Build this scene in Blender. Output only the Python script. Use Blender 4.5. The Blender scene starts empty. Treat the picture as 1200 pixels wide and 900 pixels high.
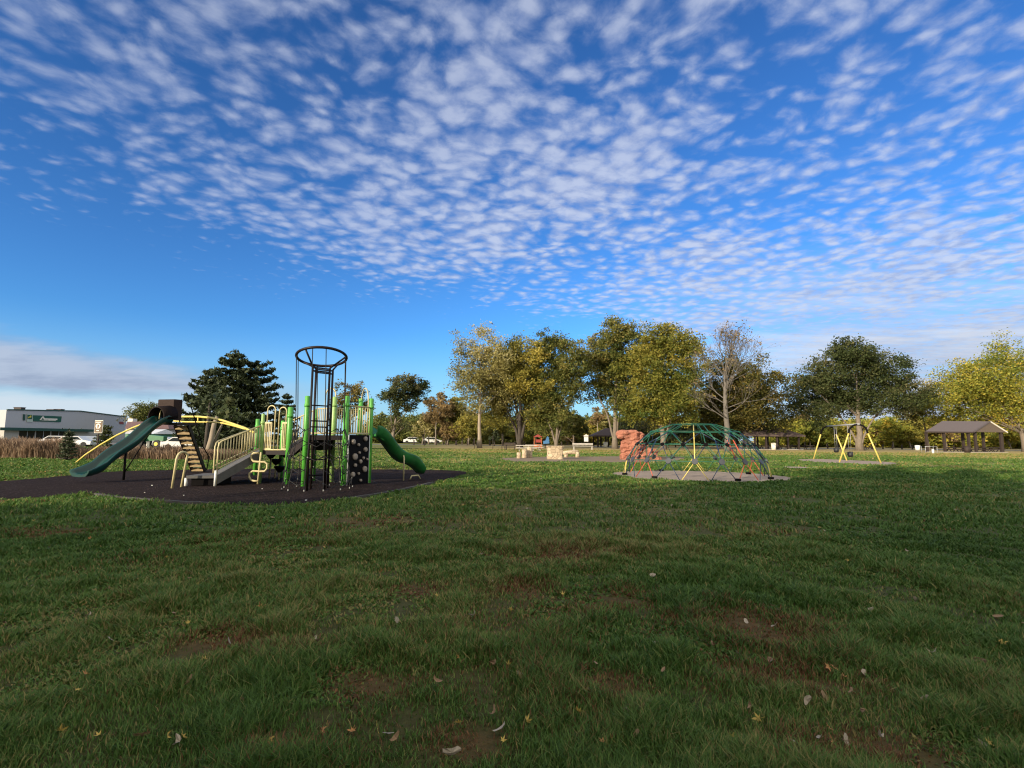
import bpy, bmesh, math, random
import numpy as np
from mathutils import Vector, Matrix

S = bpy.context.scene
COL = S.collection
R = math.radians
random.seed(7)
RNG = np.random.default_rng(11)

# ------------------------------------------------------------------ camera
FPX, CAMH, PITCH, ROLL = 615.0, 1.6, R(5.94), 0.0087
f0 = Vector((0, math.cos(PITCH), math.sin(PITCH)))
u0 = Vector((0, -math.sin(PITCH), math.cos(PITCH)))
r0 = Vector((1, 0, 0))
CR = r0 * math.cos(ROLL) + u0 * math.sin(ROLL)
CU = u0 * math.cos(ROLL) - r0 * math.sin(ROLL)
cam = bpy.data.cameras.new('camera')
camo = bpy.data.objects.new('camera', cam)
COL.objects.link(camo)
m = Matrix.Identity(4)
for i in range(3):
    m[i][0], m[i][1], m[i][2] = CR[i], CU[i], -f0[i]
m[2][3] = CAMH
camo.matrix_world = m
cam.sensor_width = 36
cam.lens = FPX / 1200 * 36
cam.clip_start, cam.clip_end = 0.1, 9000
S.camera = camo
EYE = Vector((0, 0, CAMH))

# ------------------------------------------------------------------ sky, sun, exposure
SUN_EL = R(15)
SUN_XY = Vector((-0.68, -0.73))
w = bpy.data.worlds.new('World'); S.world = w; w.use_nodes = True
nt = w.node_tree
for n in list(nt.nodes): nt.nodes.remove(n)
def N(t, **kw):
    n = nt.nodes.new(t)
    for k, v in kw.items(): setattr(n, k, v)
    return n
def L(a, b): nt.links.new(a, b)
def MATH(op, a, b=None, c=None, clamp=False):
    n = nt.nodes.new('ShaderNodeMath'); n.operation = op; n.use_clamp = clamp
    for i, x in enumerate((a, b, c)):
        if x is None: continue
        if isinstance(x, (int, float)): n.inputs[i].default_value = x
        else: nt.links.new(x, n.inputs[i])
    return n.outputs[0]
def RAMP(x, a, b, smooth=True):
    n = nt.nodes.new('ShaderNodeMapRange'); n.clamp = True
    n.interpolation_type = 'SMOOTHSTEP' if smooth else 'LINEAR'
    nt.links.new(x, n.inputs[0]); n.inputs[1].default_value = a; n.inputs[2].default_value = b
    return n.outputs[0]
def MIXC(fac, a, b, mode='MIX'):
    n = nt.nodes.new('ShaderNodeMix'); n.data_type = 'RGBA'; n.blend_type = mode
    if isinstance(fac, (int, float)): n.inputs[0].default_value = fac
    else: nt.links.new(fac, n.inputs[0])
    for s, x in ((6, a), (7, b)):
        if isinstance(x, tuple): n.inputs[s].default_value = (*x, 1)
        else: nt.links.new(x, n.inputs[s])
    return n.outputs[2]
SKYS = 0.10
EXPO = 0.45
sky = N('ShaderNodeTexSky', sky_type='NISHITA', sun_disc=False, sun_elevation=SUN_EL,
        sun_rotation=math.atan2(SUN_XY.x, SUN_XY.y), altitude=200, air_density=1.0, dust_density=0.4, ozone_density=1.0)
skt = MIXC(1.0, sky.outputs[0], (0.90, 1.75, 2.75), 'MULTIPLY')
gm = N('ShaderNodeGamma'); gm.inputs[1].default_value = 1.25; L(skt, gm.inputs[0])
ka = 0.0994 / 2 ** EXPO
skt = MIXC(1.0, gm.outputs[0], (4.3 * ka, 4.2 * ka, 4.1 * ka), 'MULTIPLY')
tc = N('ShaderNodeTexCoord')
sx = N('ShaderNodeSeparateXYZ'); L(tc.outputs['Generated'], sx.inputs[0])
dx, dy, dz = sx.outputs
zz = MATH('ADD', MATH('MAXIMUM', dz, 0.0), 0.05)
u = MATH('DIVIDE', dx, zz); v = MATH('DIVIDE', dy, zz)
def NOISE(x, y, sxx, syy, detail=5, rough=0.55, off=0.0, dist=0.0):
    c = N('ShaderNodeCombineXYZ'); L(MATH('MULTIPLY', x, sxx), c.inputs[0]); L(MATH('MULTIPLY_ADD', y, syy, off), c.inputs[1])
    c.inputs[2].default_value = off
    n = N('ShaderNodeTexNoise'); n.inputs['Scale'].default_value = 1; n.inputs['Detail'].default_value = detail
    n.inputs['Roughness'].default_value = rough; n.inputs['Distortion'].default_value = dist
    L(c.outputs[0], n.inputs['Vector']); return n.outputs['Fac']
# rows of little altocumulus cells, drawn out a little along a turned axis
TH = R(-22)
ur = MATH('ADD', MATH('MULTIPLY', u, math.cos(TH)), MATH('MULTIPLY', v, -math.sin(TH)))
vr = MATH('ADD', MATH('MULTIPLY', u, math.sin(TH)), MATH('MULTIPLY', v, math.cos(TH)))
wx = MATH('MULTIPLY_ADD', MATH('SUBTRACT', NOISE(ur, vr, 4.0, 3.4, 3, 0.5, 3.1), 0.5), 0.12, ur)
wy = MATH('MULTIPLY_ADD', MATH('SUBTRACT', NOISE(ur, vr, 4.0, 3.4, 3, 0.5, 9.7), 0.5), 0.12, vr)
def VORO(sxx, syy, smooth=0.6):
    cc = N('ShaderNodeCombineXYZ'); L(MATH('MULTIPLY', wx, sxx), cc.inputs[0]); L(MATH('MULTIPLY', wy, syy), cc.inputs[1])
    vo = N('ShaderNodeTexVoronoi', feature='SMOOTH_F1', voronoi_dimensions='2D'); vo.inputs['Scale'].default_value = 1; vo.inputs['Smoothness'].default_value = smooth
    L(cc.outputs[0], vo.inputs['Vector']); return MATH('SUBTRACT', 0.75, vo.outputs['Distance'])
cell = VORO(10.6, 11.2, 0.5)
cell2 = VORO(22.0, 23.0, 0.5)
fine = MATH('SUBTRACT', NOISE(wx, wy, 30.0, 31.0, 4, 0.6, 1.7), 0.5)
med = MATH('SUBTRACT', NOISE(wx, wy, 2.9, 2.3, 3, 0.5, 5.3), 0.5)
big = MATH('SUBTRACT', NOISE(ur, vr, 0.8, 0.45, 2, 0.5, 12.4), 0.5)
farv = RAMP(v, 2.6, 6.0)
near = MATH('MULTIPLY_ADD', farv, -0.65, 1.0)
d = MATH('MULTIPLY', MATH('MULTIPLY', cell, near), 0.72)
d = MATH('ADD', d, MATH('MULTIPLY', MATH('MULTIPLY', cell2, near), 0.40))
streak = MATH('SUBTRACT', NOISE(wx, wy, 1.5, 3.4, 4, 0.55, 31.0), 0.42)
d = MATH('ADD', d, MATH('MULTIPLY', MATH('MULTIPLY', streak, farv), 1.0))
d = MATH('ADD', d, MATH('MULTIPLY', fine, 0.62))
d = MATH('ADD', d, MATH('MULTIPLY', med, 1.10))
d = MATH('ADD', d, MATH('MULTIPLY', big, 1.05))
# cover: thicker to the east, clear towards the low west
t = MATH('SUBTRACT', MATH('SUBTRACT', v, 3.0), MATH('MULTIPLY', u, 1.05))
clear = RAMP(t, -0.8, 2.2)
cov = MATH('MULTIPLY', RAMP(MATH('ADD', u, MATH('MULTIPLY', v, 0.10)), -2.6, 1.2), 0.26)
d = MATH('SUBTRACT', MATH('ADD', d, cov), MATH('MULTIPLY', clear, 0.85))
mask = RAMP(d, 0.22, 1.02)
mask = MATH('MULTIPLY', mask, RAMP(dz, 0.0, 0.05))
opac = MATH('MULTIPLY', mask, MATH('MULTIPLY_ADD', RAMP(v, 0.5, 2.6), 0.24, 0.60))
opac = MATH('MULTIPLY', opac, MATH('MULTIPLY_ADD', RAMP(u, -1.6, 0.4), 0.42, 0.58))
# the low sun models the cells, undersides lavender grey
sh = RAMP(MATH('ADD', MATH('MULTIPLY', NOISE(wx, wy, 14.0, 15.0, 4, 0.6, 22.0), 0.9), MATH('MULTIPLY', cell, 0.45)), 0.40, 0.80)
k = 1.0 / SKYS / 2 ** EXPO
lit = (0.64 * k, 0.70 * k, 0.86 * k); dim = (0.36 * k, 0.44 * k, 0.68 * k)
ccol = MIXC(sh, dim, lit)
# pale air near the horizon
haz = MATH('MULTIPLY', RAMP(MATH('SUBTRACT', 0.20, dz), 0.0, 0.20), 0.72)
base = MIXC(haz, skt, (0.40 * k, 0.62 * k, 0.86 * k))
skyc = MIXC(opac, base, ccol)
# grey bank low in the west
yy = MATH('MAXIMUM', dy, 0.05)
a = MATH('DIVIDE', dx, yy); e = MATH('DIVIDE', dz, yy)
vl = MATH('MULTIPLY', RAMP(MATH('SUBTRACT', 0.42, e), 0.0, 0.26), RAMP(a, 0.10, 0.75))
vn_ = NOISE(a, e, 3.2, 34.0, 5, 0.6, 14.4)
vl = MATH('MULTIPLY', vl, MATH('MULTIPLY_ADD', RAMP(vn_, 0.30, 0.62), 0.45, 0.50))
skyc = MIXC(vl, skyc, MIXC(RAMP(vn_, 0.38, 0.66), (0.44 * k, 0.50 * k, 0.66 * k), (0.66 * k, 0.71 * k, 0.82 * k)))
bn = MATH('SUBTRACT', NOISE(a, e, 5.0, 28.0, 5, 0.6, 4.4), 0.5)
etop = MATH('ADD', MATH('MULTIPLY_ADD', MATH('ADD', a, 1.0), -0.17, 0.198), MATH('MULTIPLY', bn, 0.07))
ebot = MATH('ADD', MATH('MULTIPLY_ADD', MATH('ADD', a, 1.0), -0.035, 0.082), MATH('MULTIPLY', bn, 0.035))
bk = MATH('MULTIPLY', RAMP(MATH('SUBTRACT', etop, e), -0.02, 0.05), RAMP(MATH('SUBTRACT', e, ebot), -0.008, 0.02))
bk = MATH('MULTIPLY', bk, RAMP(MATH('MULTIPLY', a, -1.0), 0.18, 0.62))
low = MATH('MULTIPLY', RAMP(MATH('SUBTRACT', ebot, e), -0.012, 0.02), RAMP(MATH('MULTIPLY', a, -1.0), 0.2, 0.7))
skyc = MIXC(MATH('MULTIPLY', low, 0.85), skyc, (0.68 * k, 0.77 * k, 0.86 * k))
bcol = MIXC(RAMP(bn, -0.16, 0.16), (0.34 * k, 0.39 * k, 0.54 * k), (0.50 * k, 0.56 * k, 0.70 * k))
skyc = MIXC(MATH('MULTIPLY', bk, 0.86), skyc, bcol)
# unseen warm white cloud overhead and behind, added to brighten and warm the shaded lawn
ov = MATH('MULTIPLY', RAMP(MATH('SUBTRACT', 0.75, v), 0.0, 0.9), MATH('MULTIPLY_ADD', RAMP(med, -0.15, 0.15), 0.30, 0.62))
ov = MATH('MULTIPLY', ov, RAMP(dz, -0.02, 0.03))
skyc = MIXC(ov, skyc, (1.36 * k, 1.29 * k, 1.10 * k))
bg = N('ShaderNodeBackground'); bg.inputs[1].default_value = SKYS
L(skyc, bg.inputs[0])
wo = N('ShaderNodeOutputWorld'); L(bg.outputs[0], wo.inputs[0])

sl = bpy.data.lights.new('sun', 'SUN'); sl.energy = 5.0; sl.angle = R(0.53); sl.color = (1.0, 0.85, 0.64)
so = bpy.data.objects.new('sun', sl); COL.objects.link(so)
SUN_XY.normalize()
SUNDIR = Vector((SUN_XY.x * math.cos(SUN_EL), SUN_XY.y * math.cos(SUN_EL), math.sin(SUN_EL)))
so.rotation_mode = 'QUATERNION'; so.rotation_quaternion = (-SUNDIR).to_track_quat('-Z', 'Y')
vs = S.view_settings
vs.view_transform = 'Standard'; vs.look = 'None'; vs.exposure = EXPO; vs.gamma = 1.0; vs.use_curve_mapping = False
S.render.engine = 'CYCLES'
S.cycles.filter_width = 1.15; S.cycles.max_bounces = 6; S.cycles.transparent_max_bounces = 6

# ------------------------------------------------------------------ helpers
def ray(px, py): return CR * ((px - 600) / FPX) + CU * ((450 - py) / FPX) + f0
def G(px, py, z=0.0):
    d = ray(px, py); return EYE + d * ((z - CAMH) / d.z)
def D(px, py, y):
    d = ray(px, py); return EYE + d * (y / d.y)
def X(px, py, x):
    d = ray(px, py); return EYE + d * (x / d.x)

OFF = {}
LABELS = {}
class MB:
    def __init__(s): s.v = []; s.f = []; s.sm = []; s.mi = []; s.cur = 0
    def add(s, vs, fs, smooth=False):
        b = len(s.v); s.v += [tuple(p) for p in vs]
        for f in fs: s.f.append([b + i for i in f]); s.sm.append(smooth); s.mi.append(s.cur)
        return s
    def box(s, c, sz, rz=0, M=None):
        hx, hy, hz = sz[0] / 2, sz[1] / 2, sz[2] / 2
        rot = M if M is not None else Matrix.Rotation(rz, 3, 'Z')
        c = Vector(c)
        vs = [c + rot @ Vector((x, y, z)) for x in (-hx, hx) for y in (-hy, hy) for z in (-hz, hz)]
        return s.add(vs, [(0, 1, 3, 2), (4, 6, 7, 5), (0, 4, 5, 1), (2, 3, 7, 6), (0, 2, 6, 4), (1, 5, 7, 3)])
    def beam(s, p, q, wd, h, up=(0, 0, 1)):
        p, q = Vector(p), Vector(q); d = (q - p); ln = d.length; d.normalize()
        sd = d.cross(Vector(up))
        if sd.length < 1e-4: sd = Vector((1, 0, 0))
        sd.normalize(); uu = sd.cross(d)
        M = Matrix((d, sd, uu)).transposed()
        return s.box((p + q) / 2, (ln, wd, h), M=M)
    def tube(s, pts, r, n=8, closed=False, smooth=True):
        pts = [Vector(p) for p in pts]
        if not isinstance(r, (list, tuple)): r = [r] * len(pts)
        vs = []; fs = []; k = len(pts); nrm = None
        for i, p in enumerate(pts):
            a = pts[(i - 1) % k] if (closed or i > 0) else p
            b = pts[(i + 1) % k] if (closed or i < k - 1) else p
            t = (b - a)
            if t.length < 1e-9: t = Vector((0, 0, 1))
            t.normalize()
            if nrm is None:
                nrm = t.cross(Vector((0, 0, 1)) if abs(t.z) < 0.9 else Vector((1, 0, 0)))
            else:
                nrm = nrm - t * nrm.dot(t)
            nrm.normalize(); bi = t.cross(nrm)
            for j in range(n):
                an = 2 * math.pi * j / n
                vs.append(p + (nrm * math.cos(an) + bi * math.sin(an)) * r[i])
        for i in range(k if closed else k - 1):
            i2 = (i + 1) % k
            for j in range(n):
                j2 = (j + 1) % n
                fs.append((i * n + j, i * n + j2, i2 * n + j2, i2 * n + j))
        s.add(vs, fs, smooth)
        if not closed:
            b = len(s.v) - len(vs)
            s.f.append([b + j for j in range(n)][::-1]); s.sm.append(False); s.mi.append(s.cur)
            s.f.append([b + (k - 1) * n + j for j in range(n)]); s.sm.append(False); s.mi.append(s.cur)
        return s
    def disc(s, c, nrm, r, h, n=12):
        nrm = Vector(nrm).normalized(); c = Vector(c)
        return s.tube([c - nrm * h / 2, c + nrm * h / 2], r, n, smooth=False)
    def prism(s, poly, ext):
        ext = Vector(ext); n = len(poly); P = [Vector(p) for p in poly]
        vs = P + [p + ext for p in P]
        return s.add(vs, [tuple(range(n))[::-1], tuple(range(n, 2 * n))] + [(i, (i + 1) % n, n + (i + 1) % n, n + i) for i in range(n)])
    def loft(s, rings, closed_ring=True, caps=True, smooth=True):
        n = len(rings[0]); vs = [p for r_ in rings for p in r_]; fs = []
        for i in range(len(rings) - 1):
            for j in range(n if closed_ring else n - 1):
                j2 = (j + 1) % n
                fs.append((i * n + j, i * n + j2, (i + 1) * n + j2, (i + 1) * n + j))
        s.add(vs, fs, smooth)
        if caps and closed_ring:
            b = len(s.v) - len(vs)
            s.f.append([b + j for j in range(n)][::-1]); s.sm.append(False); s.mi.append(s.cur)
            s.f.append([b + (len(rings) - 1) * n + j for j in range(n)]); s.sm.append(False); s.mi.append(s.cur)
        return s
    def build(s, name, mat, parent=None, loc=None, bevel=0):
        me = bpy.data.meshes.new(name)
        o = bpy.data.objects.new(name, me); COL.objects.link(o)
        off = Vector((0, 0, 0))
        if parent is not None: off = OFF[parent.name]; o.parent = parent
        elif loc is not None: off = Vector(loc); o.location = off
        OFF[o.name] = off
        me.from_pydata([(p[0] - off.x, p[1] - off.y, p[2] - off.z) for p in s.v], [], s.f)
        me.polygons.foreach_set('use_smooth', s.sm)
        for mm in (mat if isinstance(mat, (list, tuple)) else [mat]): me.materials.append(mm)
        me.polygons.foreach_set('material_index', s.mi)
        me.update()
        bm = bmesh.new(); bm.from_mesh(me); bmesh.ops.recalc_face_normals(bm, faces=bm.faces); bm.to_mesh(me); bm.free()
        if bevel:
            b = o.modifiers.new('bevel', 'BEVEL'); b.width = bevel; b.segments = 2; b.limit_method = 'ANGLE'
        return o
def tag(o, label, cat, group=None):
    o['label'] = label; o['category'] = cat
    if group: o['group'] = group
    return o
def thing(name, label, cat, loc, group=None):
    o = bpy.data.objects.new(name, None); COL.objects.link(o); o.location = loc; o.empty_display_size = 0.2
    OFF[o.name] = Vector(loc); return tag(o, label, cat, group)
def copy_tree(o, parent=None):
    c = o.copy(); COL.objects.link(c); c.parent = parent
    for ch in list(o.children): copy_tree(ch, c)
    return c
def kind(o, k): o['kind'] = k; return o

# ------------------------------------------------------------------ materials
def mat(name, col, rough=0.6, var=0.15, scale=8.0, bump=0.0, metal=0.0, col2=None, stretch=None, spec=0.5):
    M = bpy.data.materials.new(name); M.use_nodes = True; t = M.node_tree
    p = t.nodes['Principled BSDF']; p.inputs['Roughness'].default_value = rough; p.inputs['Metallic'].default_value = metal
    p.inputs['Specular IOR Level'].default_value = spec
    tcn = t.nodes.new('ShaderNodeTexCoord'); nz = t.nodes.new('ShaderNodeTexNoise')
    nz.inputs['Scale'].default_value = scale; nz.inputs['Detail'].default_value = 6; nz.inputs['Roughness'].default_value = 0.65
    src = tcn.outputs['Object']
    if stretch:
        mp = t.nodes.new('ShaderNodeMapping'); mp.inputs['Scale'].default_value = stretch
        t.links.new(src, mp.inputs[0]); src = mp.outputs[0]
    t.links.new(src, nz.inputs['Vector'])
    cr = t.nodes.new('ShaderNodeValToRGB'); cr.color_ramp.elements[0].position = 0.3; cr.color_ramp.elements[1].position = 0.7
    c2 = col2 or tuple(min(1, c * (1 + var)) for c in col); c1 = col if col2 else tuple(c * (1 - var) for c in col)
    cr.color_ramp.elements[0].color = (*c1, 1); cr.color_ramp.elements[1].color = (*c2, 1)
    t.links.new(nz.outputs['Fac'], cr.inputs[0]); t.links.new(cr.outputs[0], p.inputs['Base Color'])
    if bump:
        b = t.nodes.new('ShaderNodeBump'); b.inputs['Strength'].default_value = bump; b.inputs['Distance'].default_value = 0.03
        t.links.new(nz.outputs['Fac'], b.inputs['Height']); t.links.new(b.outputs[0], p.inputs['Normal'])
    return M
def leafmat(name, stops, transl=0.3, rough=0.6):
    """foliage: every leaf carries its own shade in the attribute 'v'"""
    M = bpy.data.materials.new(name); M.use_nodes = True; t = M.node_tree
    p = t.nodes['Principled BSDF']; p.inputs['Roughness'].default_value = rough; p.inputs['Specular IOR Level'].default_value = 0.25
    at = t.nodes.new('ShaderNodeAttribute'); at.attribute_name = 'v'
    cr = t.nodes.new('ShaderNodeValToRGB')
    els = cr.color_ramp.elements
    while len(els) < len(stops): els.new(0.5)
    for e_, (ps, c) in zip(els, stops): e_.position = ps; e_.color = (*c, 1)
    t.links.new(at.outputs['Fac'], cr.inputs[0]); t.links.new(cr.outputs[0], p.inputs['Base Color'])
    tr = t.nodes.new('ShaderNodeBsdfTranslucent'); t.links.new(cr.outputs[0], tr.inputs[0])
    mx = t.nodes.new('ShaderNodeMixShader'); mx.inputs[0].default_value = transl
    t.links.new(p.outputs[0], mx.inputs[1]); t.links.new(tr.outputs[0], mx.inputs[2])
    t.links.new(mx.outputs[0], t.nodes['Material Output'].inputs[0])
    return M
Mt = dict(
    green_post=mat('green painted steel', (0.082, 0.35, 0.045), 0.4, 0.22, 3),
    lime_post=mat('faded green paint', (0.25, 0.42, 0.12), 0.4, 0.15, 5),
    slide_green=mat('green slide plastic', (0.0035, 0.040, 0.036), 0.32, 0.15, 3),
    slide_leaf=mat('leaf green slide plastic', (0.018, 0.135, 0.032), 0.3, 0.35, 2),
    tan=mat('tan painted pipe', (0.50, 0.43, 0.23), 0.5, 0.22, 4),
    yellow=mat('yellow painted pipe', (0.62, 0.50, 0.13), 0.4, 0.12, 6),
    black=mat('black coated steel', (0.0042, 0.0034, 0.0036), 0.6, 0.2, 6, spec=0.1),
    brown_black=mat('dark brown coated steel', (0.014, 0.008, 0.0075), 0.5, 0.2, 6, spec=0.25),
    deck=mat('brown coated deck', (0.024, 0.019, 0.02), 0.7, 0.2, 20, spec=0.2),
    hood=mat('brown moulded plastic', (0.030, 0.018, 0.015), 0.65, 0.3, 4, stretch=(1, 1, 5), spec=.15),
    hood_dark=mat('dark brown moulded plastic', (0.009, 0.005, 0.0045), 0.7, 0.25, 4, spec=.12),
    step=mat('tan plank step', (0.36, 0.26, 0.13), 0.6, 0.2, 8),
    grey_deck=mat('grey worn decking', (0.085, 0.083, 0.083), 0.7, 0.2, 12),
    holdm=mat('pale climbing hold', (0.30, 0.25, 0.205), 0.75, 0.2, 12),
    clampm=mat('grey white clamp', (0.26, 0.26, 0.25), 0.6, 0.1, 10),
    rope=mat('dark climbing rope', (0.006, 0.006, 0.008), 0.8, 0.2, 60),
    white=mat('white plastic', (0.75, 0.75, 0.72), 0.5, 0.08, 10),
    d_green=mat('green dome pipe', (0.012, 0.105, 0.062), 0.4, 0.15, 6),
    d_navy=mat('navy dome pipe', (0.012, 0.03, 0.075), 0.4, 0.15, 6),
    d_red=mat('red dome pipe', (0.50, 0.09, 0.045), 0.45, 0.15, 6),
    d_grey=mat('grey dome joint', (0.05, 0.055, 0.065), 0.5, 0.15, 6),
    galv=mat('galvanised pipe', (0.42, 0.43, 0.44), 0.4, 0.1, 10, metal=0.4),
    rubber=mat('black rubber seat', (0.015, 0.016, 0.018), 0.6, 0.2, 10),
    concrete=mat('weathered concrete', (0.40, 0.37, 0.33), 0.85, 0.18, 3, bump=0.2),
    bark=mat('grey brown bark', (0.17, 0.14, 0.11), 0.9, 0.35, 3, bump=0.6, stretch=(3, 3, 0.6)),
    bark_pale=mat('pale bark', (0.27, 0.22, 0.165), 0.9, 0.25, 2, bump=0.5, stretch=(3, 3, 0.6)),
    bark_grey=mat('grey twig bark', (0.13, 0.115, 0.10), 0.9, 0.3, 3, bump=0.5, stretch=(3, 3, 0.6)),
    bark_dark=mat('dark bark', (0.055, 0.045, 0.038), 0.9, 0.3, 3, bump=0.6, stretch=(3, 3, 0.6)),
    wood_dark=mat('dark brown timber', (0.032, 0.021, 0.017), 0.75, 0.25, 6),
    shingle=mat('brown shingle roof', (0.085, 0.06, 0.055), 0.85, 0.25, 9, bump=0.3),
    metalroof=mat('grey purple metal roof', (0.088, 0.072, 0.078), 0.6, 0.12, 6, stretch=(6, 1, 1)),
    gable=mat('brown gable boarding', (0.12, 0.09, 0.07), 0.8, 0.15, 6),
    wallgrey=mat('grey metal siding', (0.40, 0.41, 0.43), 0.6, 0.05, 3, stretch=(1, 6, 0.3)),
    wallcream=mat('cream lower wall', (0.42, 0.40, 0.36), 0.7, 0.08, 3),
    trimgreen=mat('dark green trim', (0.012, 0.06, 0.042), 0.5, 0.15, 5),
    signgreen=mat('green sign face', (0.010, 0.085, 0.052), 0.5, 0.08, 3),
    signpale=mat('pale sign plate', (0.42, 0.50, 0.44), 0.5, 0.08, 3),
    signyellow=mat('yellow emblem', (0.60, 0.48, 0.05), 0.5, 0.05, 3),
    glassdark=mat('dark shop glass', (0.012, 0.014, 0.016), 0.12, 0.2, 2),
    signbrown=mat('brown sign face', (0.14, 0.085, 0.04), 0.6, 0.15, 5),
    signwhite=mat('white sign paint', (0.72, 0.68, 0.60), 0.6, 0.05, 5),
    red=mat('red paint', (0.24, 0.035, 0.025), 0.5, 0.15, 5),
    orange=mat('orange plastic', (0.36, 0.10, 0.03), 0.5, 0.15, 5),
    blue=mat('blue plastic', (0.06, 0.18, 0.38), 0.5, 0.15, 5),
    carwhite=mat('white car paint', (0.72, 0.72, 0.72), 0.3, 0.04, 5),
    carglass=mat('car glass', (0.02, 0.025, 0.03), 0.1, 0.1, 5),
    tyre=mat('tyre rubber', (0.02, 0.02, 0.02), 0.8, 0.2, 10),
    tractor=mat('green machine paint', (0.02, 0.14, 0.05), 0.4, 0.12, 5),
    asphalt=mat('asphalt', (0.13, 0.125, 0.12), 0.9, 0.15, 4),
    edging=mat('grey edging', (0.055, 0.05, 0.045), 0.85, 0.25, 6),
    gravel=mat('pea gravel', (0.25, 0.20, 0.165), 0.95, 0.35, 30, bump=0.6, col2=(0.40, 0.335, 0.285), spec=0.1),
    dirt=mat('bare brown dirt', (0.16, 0.11, 0.075), 0.95, 0.3, 6, bump=0.4, col2=(0.24, 0.175, 0.125)),
)
def stone_mat(name, c1, c2, mortar, sc):
    M = mat(name, c1, 0.85, 0.2, 6, bump=0.3); t = M.node_tree; p = t.nodes['Principled BSDF']
    tcn = t.nodes.new('ShaderNodeTexCoord')
    v1 = t.nodes.new('ShaderNodeTexVoronoi'); v1.inputs['Scale'].default_value = sc
    v2 = t.nodes.new('ShaderNodeTexVoronoi'); v2.inputs['Scale'].default_value = sc; v2.feature = 'DISTANCE_TO_EDGE'
    for q in (v1, v2): t.links.new(tcn.outputs['Object'], q.inputs['Vector'])
    cr = t.nodes.new('ShaderNodeValToRGB'); cr.color_ramp.elements[0].color = (*c1, 1); cr.color_ramp.elements[1].color = (*c2, 1)
    t.links.new(v1.outputs['Color'], cr.inputs[0])
    lt = t.nodes.new('ShaderNodeMath'); lt.operation = 'LESS_THAN'; lt.inputs[1].default_value = 0.035
    t.links.new(v2.outputs['Distance'], lt.inputs[0])
    mx = t.nodes.new('ShaderNodeMix'); mx.data_type = 'RGBA'; mx.inputs[7].default_value = (*mortar, 1)
    t.links.new(lt.outputs[0], mx.inputs[0]); t.links.new(cr.outputs[0], mx.inputs[6]); t.links.new(mx.outputs[2], p.inputs['Base Color'])
    return M
Mt['stone'] = stone_mat('fieldstone', (0.34, 0.25, 0.16), (0.56, 0.46, 0.32), (0.20, 0.15, 0.10), 3.2)
Mt['redrock'] = mat('salmon cast rock', (0.25, 0.085, 0.052), 0.85, 0.2, 2.2, bump=1.0, col2=(0.43, 0.18, 0.115))
# rubber mulch: dark chips with rare pale ones
def mulch_mat():
    M = mat('shredded rubber mulch', (0.008, 0.006, 0.0065), 0.95, 0.3, 14, bump=0.8, col2=(0.042, 0.030, 0.029), spec=0.06); t = M.node_tree; p = t.nodes['Principled BSDF']
    tcn = t.nodes.new('ShaderNodeTexCoord'); v1 = t.nodes.new('ShaderNodeTexVoronoi'); v1.inputs['Scale'].default_value = 26
    t.links.new(tcn.outputs['Object'], v1.inputs['Vector'])
    b = t.nodes.new('ShaderNodeBump'); b.inputs['Strength'].default_value = 1.0; b.inputs['Distance'].default_value = 0.05
    t.links.new(v1.outputs['Distance'], b.inputs['Height']); t.links.new(b.outputs[0], p.inputs['Normal'])
    sp = t.nodes.new('ShaderNodeSeparateColor'); t.links.new(v1.outputs['Color'], sp.inputs[0])
    gt = t.nodes.new('ShaderNodeMath'); gt.operation = 'GREATER_THAN'; gt.inputs[1].default_value = 0.93
    t.links.new(sp.outputs[0], gt.inputs[0])
    old = p.inputs['Base Color'].links[0].from_socket
    mx = t.nodes.new('ShaderNodeMix'); mx.data_type = 'RGBA'; mx.inputs[7].default_value = (0.075, 0.052, 0.054, 1)
    t.links.new(gt.outputs[0], mx.inputs[0]); t.links.new(old, mx.inputs[6]); t.links.new(mx.outputs[2], p.inputs['Base Color'])
    return M
def dust(M, col, sc, lo, hi, amt):
    t = M.node_tree; p = t.nodes['Principled BSDF']; old = p.inputs['Base Color'].links[0].from_socket
    tcn = t.nodes.new('ShaderNodeTexCoord'); n = t.nodes.new('ShaderNodeTexNoise'); n.inputs['Scale'].default_value = sc; n.inputs['Detail'].default_value = 7; n.inputs['Roughness'].default_value = .7
    t.links.new(tcn.outputs['Object'], n.inputs['Vector']); r = t.nodes.new('ShaderNodeMapRange'); r.inputs[1].default_value = lo; r.inputs[2].default_value = hi; r.inputs[4].default_value = amt
    t.links.new(n.outputs['Fac'], r.inputs[0]); mx = t.nodes.new('ShaderNodeMix'); mx.data_type = 'RGBA'; mx.inputs[7].default_value = (*col, 1)
    t.links.new(r.outputs[0], mx.inputs[0]); t.links.new(old, mx.inputs[6]); t.links.new(mx.outputs[2], p.inputs['Base Color'])
Mt['mulch'] = mulch_mat(); dust(Mt['mulch'], (0.060, 0.044, 0.038), 0.7, .5, .8, .35)
for k_ in ('green_post', 'lime_post', 'tan', 'slide_leaf', 'grey_deck'): dust(Mt[k_], (0.20, 0.17, 0.13), 2.3, .52, .8, .45)
dust(Mt['redrock'], (0.16, 0.075, 0.05), 1.6, .5, .72, .7); dust(Mt['gravel'], (0.16, 0.12, 0.085), 0.9, .48, .75, .6); dust(Mt['dirt'], (0.10, 0.12, 0.04), 1.1, .45, .7, .7)

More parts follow.
